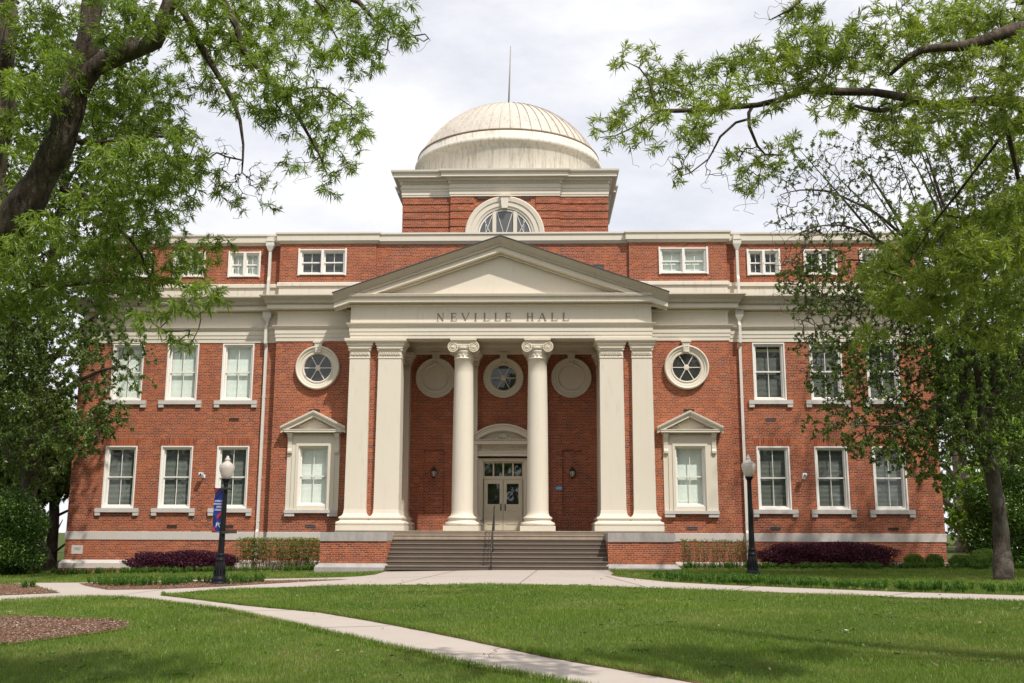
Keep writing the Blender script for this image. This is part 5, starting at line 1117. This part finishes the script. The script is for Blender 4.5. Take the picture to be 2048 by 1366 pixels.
B = [(1260, 95, 12), (1232, 122, 14), (1285, 115, 18), (1312, 142, 22), (1335, 150, 12), (1279, 188, 24), (1317, 182, 30), (1362, 140, 24), (1395, 150, 24), (1350, 178, 28), (1440, 138, 30), (1495, 112, 24), (1528, 112, 20), (1475, 135, 26), (1466, 187, 28), (1392, 196, 32), (1430, 215, 26), (1245, 222, 20),
     (1227, 248, 20), (1188, 262, 15), (1215, 285, 12), (1262, 274, 20), (1301, 251, 24), (1320, 235, 18), (1382, 265, 28), (1410, 275, 20), (1365, 290, 14), (1310, 302, 9), (1360, 345, 12), (1358, 362, 8), (1472, 310, 18), (1450, 322, 12), (1524, 226, 14), (1553, 145, 36), (1578, 98, 28), (1570, 190, 22), (1585, 42, 26), (1620, 20, 26),
     (1530, 306, 20), (1498, 338, 20), (1498, 370, 22), (1537, 338, 24), (1585, 283, 16), (1600, 100, 48), (1655, 95, 48), (1640, 155, 42), (1715, 90, 40), (1740, 140, 42), (1800, 85, 46), (1850, 40, 42), (1900, 60, 55), (1950, 35, 45), (2000, 60, 55), (2045, 110, 45), (1830, 150, 45), (1900, 145, 45), (1960, 140, 45), (2020, 160, 40),
     (1800, 215, 40), (1880, 225, 45), (1980, 235, 45), (2040, 240, 50), (1700, 212, 34), (1640, 215, 22), (1790, 270, 26), (1760, 240, 30), (1850, 280, 30), (1920, 290, 34), (2010, 310, 40), (1960, 360, 28), (2040, 400, 40), (1680, 250, 14), (1720, 40, 20), (1780, 20, 22),
     (1750, 545, 36, .8, 1.7), (1800, 510, 40, .8, 1.7), (1870, 470, 50, .6, 1.7), (1950, 510, 55, .6, 1.7), (2020, 500, 50, .6, 1.7), (1900, 570, 45, .8, 1.7), (1980, 590, 50, .8, 1.7), (1780, 600, 36, .9, 1.7), (1845, 620, 38, .9, 1.7), (2040, 610, 50, .8, 1.7), (1740, 670, 26, 1), (1920, 650, 36, 1, 1.6), (1990, 680, 40, 1, 1.4), (2040, 540, 40, .8, 1.5), (1860, 540, 40, .8, 1.6), (2000, 440, 40, .5, 1.5), (1940, 440, 40, .5), (1830, 430, 30, .6)]
bare = [(1560, 10, 30), (1540, 30, 30), (1480, 340, 50), (1400, 310, 40), (1340, 300, 40), (1290, 310, 30), (1430, 360, 30), (1500, 410, 30), (1800, 10, 20)]
extra = blobs([(2160, 60, 120), (2000, -160, 200), (1700, -140, 120)], 10.5, 1.0, .10)
tree('willow_oak', 'near willow oak on the right with star shaped leaf tufts reaching towards the dome', limbs, np.concatenate([blobs(B, lambda x, y: 9.8+.8*math.sin(x*.013+y*.021), .5, 1.9), extra]), blobs(bare, 9.8, .3, .9), ('oak_bark', 'oak_leaf_light'), (.090, .0130), seg=.14, tuft=16, side=4, spread=.9, tip=.0016, twig_r=.0055, base=R0_[0], droop=.05, sag=.02)

# ---- leaning multi-stem tree on the right lawn
b0 = gpt(14.91, -10.65); d = 30.2
T0 = [b0]+pts(d, (2004, 1100), (1999, 1030), (1990, 980), (1982, 935), (1970, 900))
Ta = pts(d, (1980, 930), (1958, 890), (1940, 850), (1925, 795), (1926, 725, .5), (1898, 675, .8), (1862, 590, 1), (1820, 480, 1.3), (1760, 380, 1.5), (1720, 330, 1.8))
Tb = pts(d, (1980, 925), (1972, 880), (1963, 820), (1958, 747, -.3), (1948, 690, -.6), (1938, 610, -.8), (1915, 500, -1), (1880, 390, -1), (1850, 300, -1.2))
Tc = pts(d, (1972, 875), (1985, 800), (1988, 700), (2000, 600), (2012, 470, .5), (2006, 330, 1), (2010, 200, 1.4))
Td = pts(d, (1924, 745), (1893, 748), (1860, 750), (1822, 765), (1795, 795), (1770, 815)); Te = pts(d, (1850, 560, 1), (1790, 500, .4), (1700, 455, -.4), (1640, 452, -1), (1590, 470, -1.4)); Tf = pts(d, (1820, 480, 1.3), (1740, 420, .8), (1660, 385, .3), (1600, 380, 0), (1560, 390, -.2))
Tg = pts(d, (1898, 675, .8), (1800, 620, .2), (1700, 600, -.4), (1640, 610, -.8), (1600, 650, -1)); Th = pts(d, (1930, 790), (1860, 820, -.6), (1790, 850, -1), (1700, 850, -1.2)); Ti = pts(d, (1862, 590, 1), (1800, 540, 1.5), (1690, 520, 1.4), (1620, 560, 1.2)); Tj = pts(d, (1905, 560, 1), (1880, 440, 1.6), (1830, 330, 2), (1780, 280, 2.2))
TX = [(pts(d, (x0, y0), ((x0*2+x1)/3+8, (y0*2+y1)/3, z_*.4), ((x0+2*x1)/3+10, (y0+2*y1)/3, z_*.8), (x1, y1, z_)), [.055, .042, .028, .010]) for x0, y0, x1, y1, z_ in ((1926, 725, 1690, 400, .6), (1915, 700, 1730, 350, 1.2), (1930, 740, 1790, 300, -.8), (1950, 690, 1830, 270, -1.6), (1945, 670, 1880, 250, 1.4), (1960, 760, 1930, 240, -2), (1985, 760, 1960, 280, 2), (1990, 690, 2040, 260, -1), (1940, 640, 1650, 330, 2), (1900, 680, 1600, 300, 1.5), (1958, 747, 1870, 420, 2.4))]
Tk = pts(d, (1985, 800), (2060, 700), (2160, 600, .4), (2260, 520, .6)); Tl = pts(d, (2000, 600), (2080, 480, .6), (2200, 350, 1), (2300, 200, 1.5))
limbs = [(T0, [.30, .24, .22, .21, .20, .19]), (Ta, [.17, .15, .14, .125, .115, .10, .08, .06, .035, .015]), (Tb, [.17, .16, .14, .12, .11, .095, .07, .045, .015]), (Tc, [.10, .09, .085, .075, .06, .04, .015]), (Td, [.05, .045, .04, .032, .022, .01]), (Te, [.05, .042, .032, .022, .01]), (Tf, [.05, .042, .032, .022, .01]), (Tg, [.05, .042, .03, .02, .01]), (Th, [.045, .035, .025, .012]), (Ti, [.045, .035, .025, .012]), (Tj, [.05, .04, .025, .01]), (Tk, [.06, .05, .035, .015]), (Tl, [.06, .045, .03, .01])]+TX
B = [(1760, 300, 60, 0, 0.22), (1830, 260, 50, 0, 0.4), (1880, 470, 60, 0, 1), (1960, 330, 60, 0, 0.4), (2030, 330, 50, 0, 0.4), (1800, 600, 60, 0, 1), (1860, 700, 60, 0, 1), (1960, 640, 60, 0, 1), (2040, 500, 60, 0, 1), (1900, 860, 50, 0, 1), (1860, 830, 50, 0, 1), (1600, 300, 36, 0, 0.22), (1570, 350, 34, 0, 0.22), (1600, 420, 36, 0, 0.22), (1650, 400, 40, 0, 0.22), (1560, 430, 18, 0, 0.22), (1700, 500, 40, 0, 0.22), (1640, 540, 40, 0, 1), (1600, 470, 26, 0, 0.22), (1690, 590, 50, 0, 1), (1750, 560, 55, 0, 1), (1620, 610, 34, 0, 1), (1690, 670, 48, 0, 1), (1620, 690, 28, 0, 1), (1790, 690, 60, 0, 1), (1750, 770, 50, 0, 1), (1690, 820, 40, 0, 1), (1640, 860, 26, 0, 1), (1700, 880, 24, 0, 1), (1850, 600, 70, 0, 1), (1900, 690, 60, 0, 1), (1870, 780, 60, 0, 1), (1820, 840, 50, 0, 1), (1830, 900, 36, 0, 1), (1790, 930, 20, 0, 1), (1880, 870, 50, 0, 1),
     (1590, 330, 44, 0, 0.22), (1640, 480, 50, 0, 0.22), (1600, 560, 36, 0, 1.3), (1660, 300, 40, 0, 0.22), (1720, 420, 60, 0, 0.22), (1780, 500, 60, 0, 0.22), (1720, 720, 50, 0, 1), (1660, 760, 40, 0, 1), (1780, 860, 50, 0, 1), (1740, 900, 34, 0, 1), (1850, 930, 40, 0, 1), (1880, 960, 30, 0, 1), (1940, 900, 40, 0, 1),
     (1950, 750, 60, 0, 1), (2010, 700, 60, 0, 1), (2030, 800, 60, 0, 1), (1930, 820, 45, 0, 1), (2000, 880, 40, 0, 1), (1920, 560, 70, 0, 1), (2000, 560, 60, 0, 1), (1700, 360, 40, 0, 0.22), (1760, 320, 40, 0, 0.22), (1850, 400, 60, 0, 0.4), (1930, 420, 70, 0, 1), (2010, 420, 60, 0, 1), (1900, 300, 60, 0, 0.4), (1980, 260, 60, 0, 0.4), (1750, 440, 50, 0, 0.22), (2040, 900, 26, 0, 1)]
bare = [(1600, 500, 60), (1650, 450, 70), (1700, 420, 70), (1600, 580, 60), (1680, 560, 60), (1760, 400, 60), (1640, 650, 50), (1720, 650, 60), (1560, 520, 24), (1580, 560, 30), (1740, 740, 50), (1620, 740, 30), (1800, 560, 60), (1840, 660, 60), (1600, 360, 40), (1680, 330, 60), (1760, 330, 60), (1840, 330, 60), (1900, 400, 60), (1560, 450, 24), (1570, 400, 20), (1960, 350, 60)]
extra = blobs([(2200, 500, 200), (2350, 300, 200), (2150, 750, 120), (2100, 200, 200), (2300, 60, 200), (2500, 500, 250), (1950, 60, 150), (2500, 100, 250), (2090, 90, 230, 4, 2), (2250, 330, 230, 3, 1.6), (2120, 420, 140, 2, 1.5), (1990, 330, 130, 4, 1.3), (2180, 700, 130, 1, 1.4)], 30, 3.5, .34)
tree('leaning_tree', 'leaning multi stem tree with thin twigs and small leaves on the right lawn', limbs, np.concatenate([blobs(B, 30.2, 2.2, 4.2), extra]), blobs(bare, 30, 1.4, 3.2), ('grey_bark', 'sparse_leaf'), (.082, .036), seg=.34, tuft=15, side=8, spread=1.4, tip=.005, twig_r=.011, base=b0, sag=.1)

# ---- tree at the left corner of the hall
b0 = gpt(-18.7, -2.2+3.2); d = 42
T0 = [b0]+pts(d, (52, 1040), (60, 980), (62, 900), (70, 800), (85, 680), (100, 560), (120, 420), (140, 300), (150, 180))
Ta = pts(d, (60, 960), (30, 930), (0, 880), (-60, 800)); Tb = pts(d, (66, 850), (110, 800, -2), (160, 760, -4), (210, 740, -6), (250, 730, -7)); Tc = pts(d, (75, 760), (130, 690, -3), (180, 640, -5), (230, 610, -6)); Td = pts(d, (95, 600), (160, 520, -2), (230, 470, -3), (290, 440, -4)); Te = pts(d, (70, 800), (10, 700, -1), (-60, 600, -2)); Tf = pts(d, (66, 880), (120, 860, -3), (170, 850, -5), (210, 870, -6)); Tg = pts(d, (110, 480), (40, 380, 1), (-20, 280, 1)); Th = pts(d, (130, 360), (200, 290, 0), (260, 230, 0))
limbs = [(T0, [.50, .38, .34, .31, .27, .23, .19, .14, .09, .04]), (Ta, [.2, .17, .12, .06]), (Tb, [.12, .10, .08, .05, .02]), (Tc, [.12, .09, .06, .02]), (Td, [.12, .09, .06, .02]), (Te, [.13, .1, .05]), (Tf, [.09, .07, .05, .02]), (Tg, [.1, .07, .03]), (Th, [.08, .06, .03])]
B = [(60, 620, 70, -2), (20, 700, 70, -2), (110, 700, 60, -3), (60, 780, 60, -2), (120, 790, 50, -3), (170, 660, 50, -5, .8), (205, 690, 42, -6, .55), (235, 640, 36, -6, .5), (255, 690, 26, -7, .35), (290, 720, 12, -7, .5), (180, 740, 40, -5, .7), (240, 760, 32, -7, .4), (270, 780, 14, -7, .5), (190, 820, 40, -6), (220, 860, 26, -6), (160, 870, 34, -5), (150, 920, 20, -5), (180, 900, 16, -5), (110, 870, 50, -3), (60, 880, 50, -2), (10, 830, 60, -1), (10, 930, 50, 0), (90, 940, 36, 0), (120, 970, 26, 0),
     (40, 540, 80, 0), (120, 580, 60, -2), (200, 540, 60, -3), (60, 440, 90, 0), (160, 440, 80, -1), (250, 500, 50, -4, .6), (255, 570, 44, -4, .45), (40, 330, 90, 1), (150, 320, 80, 0), (230, 380, 60, -1), (300, 430, 36, -3, .5), (220, 270, 60, 0), (60, 210, 90, 1), (150, 200, 80, 1), (40, 100, 90, 2), (150, 90, 80, 2), (250, 150, 50, 1), (250, 60, 60, 2), (300, 230, 40, 0), (325, 330, 30, -1, .5)]
extra = blobs([(-150, 500, 200), (-150, 800, 150), (-100, 200, 200)], 42, 4, .3)
tree('shade_tree', 'dark small leaved tree standing beside the left end of the hall', limbs, np.concatenate([blobs(B, 41, 2.8, 3.6), extra]), np.zeros((0, 3)), ('grey_bark', 'elm_leaf'), (.12, .06), seg=.6, tuft=20, side=7, spread=1.2, tip=.006, twig_r=.02, base=b0, sag=.1)

# ---- trees far behind, each side of the hall
def far_tree(name, lab, x, y, h, cr, mats, leaf, n=700, tr=.4, seed=0, trunk_h=.3, group='trees behind the hall', obj=True):
    b0 = gpt(x, y); z0 = b0[2]; r_ = np.random.default_rng(seed+11)
    limbs = [([b0, (x+.1, y, z0+h*.25), (x-.1, y+.1, z0+h*.5), (x+.2, y, z0+h*.8)], [tr*1.3, tr*.85, tr*.6, tr*.2])]
    for i in range(7):
        a = i*2.4+seed; zz = h*(trunk_h+.08*i); limbs.append(([(x, y, z0+zz), (x+cos(a)*cr*.35, y+sin(a)*cr*.35, z0+zz+h*.08), (x+cos(a)*cr*.75, y+sin(a)*cr*.75, z0+zz+h*.15)], [tr*.24, tr*.16, tr*.06]))
    C = []
    for i in range(16):
        a = r_.uniform(0, 6.28); q = r_.uniform(.15, .8)*cr; zz = h*r_.uniform(trunk_h+.06, .95); rr = cr*r_.uniform(.22, .42); D = norm(r_.normal(size=(n//16, 3)))*(r_.random((n//16, 1))**(1/3)); k = 1-.5*max(0, zz/h-.6)/.4
        C.append(np.array([x+cos(a)*q*k, y+sin(a)*q*k, z0+zz])+D*rr)
    return tree(name, lab, limbs, np.concatenate(C), np.zeros((0, 3)), mats, leaf, seg=.8, tuft=26, side=3, tip=.008, twig_r=.03, base=b0, group=group, spread=1.)
far_tree('background_tree', 'bright yellow green tree showing past the right corner of the hall', 27.4, 22, 13, 5.4, ('pale_bark', 'lime_leaf'), (.20, .10), 2200, .62, 1, .10)
far_tree('background_tree', 'green tree behind the tall dark holly at the right edge', 34, 30, 15, 7, ('grey_bark', 'elm_leaf'), (.26, .13), 1600, .4, 2, .3)
far_tree('background_tree', 'green tree in front of the far brick building at the far left edge', -30, 16, 15, 6, ('grey_bark', 'elm_leaf'), (.24, .12), 2000, .4, 3, .12)
far_tree('background_tree', 'tree seen in the gap between the dark shade tree and the left corner', -23.5, 25, 13, 5, ('grey_bark', 'oak_leaf'), (.22, .11), 1900, .4, 4, .08)
far_tree('background_tree', 'large trunked tree at the right edge behind the leaning tree', 22.6, 2, 17, 5.5, ('grey_bark', 'sparse_leaf'), (.17, .08), 1500, .5, 5, .32)
far_tree('background_tree', 'low leafy tree filling the gap just beyond the left corner of the hall', -22.4, 9, 8, 3.6, ('grey_bark', 'elm_leaf'), (.16, .08), 3600, .3, 12, .05)
far_tree('background_tree', 'distant tree behind the leaning tree trunk at the right', 44, 50, 17, 8, ('grey_bark', 'elm_leaf'), (.3, .15), 1800, .4, 6, .1)
far_tree('background_tree', 'tall dense crown filling the right edge in front of the leaning tree', 20.8, -11.5, 19, 7.0, ('grey_bark', 'sparse_leaf'), (.13, .06), 4200, .45, 9, .42)
# ---- trees across the lawn behind the viewer, seen only as reflections in the panes
bt = far_tree('lawn_tree', 'oak on the lawn mirrored in the window panes', -16, -60, 19, 9, ('grey_bark', 'elm_leaf'), (.6, .38), 700, .4, 7, .12, 'oaks reflected in the windows')
for x, y, rz in ((0, -66, 1.), (15, -58, 2.), (30, -62, 3.), (-32, -58, 4.), (46, -50, 5.), (-46, -44, 2.5)):
    c = copy_tree(bt, None, (x, y, float(H(x, y)))); c.rotation_euler = (0, 0, rz)

# ---- far buildings
t = empty('far_building', (46.5, 42, 0)); tag(t, 'brick building with pale hipped roof glimpsed at the right edge', 'building')
m = MB(); m.box(-6, 14, 0, 12, -.5, 5.0); m.build('wall', 'brick', t); m = MB(); m.box(-6.4, 14.4, -.4, 12.4, 5.0, 6.0); m.build('cornice', 'cream', t)
m = MB(); m.add([(-6.6, -.6, 6), (14.6, -.6, 6), (14.6, 12.6, 6), (-6.6, 12.6, 6), (0, 6, 8.6), (8, 6, 8.6)], [(0, 1, 5, 4), (1, 2, 5), (2, 3, 4, 5), (3, 0, 4)]); m.build('roof', 'far_roof', t)
for x in (-4.5, -1, 2.5): m = MB(); m.box(x-.5, x+.5, -.05, .1, 1.2, 3.6); m.build('window', 'white_paint', t)
t = empty('far_building', (-46, 34, 0)); tag(t, 'brick building glimpsed between branches at the left edge', 'building')
m = MB(); m.box(-12, 4, 0, 10, -.5, 6.0); m.build('wall', 'brick', t); m = MB(); m.box(-12.3, 4.3, -.3, 10.3, 6.0, 6.6); m.build('cornice', 'cream', t)
for x in (-4.5, -1, 2.2): m = MB(); m.box(x-.5, x+.5, -.05, .1, 1.0, 2.6); m.build('window', 'white_paint', t)
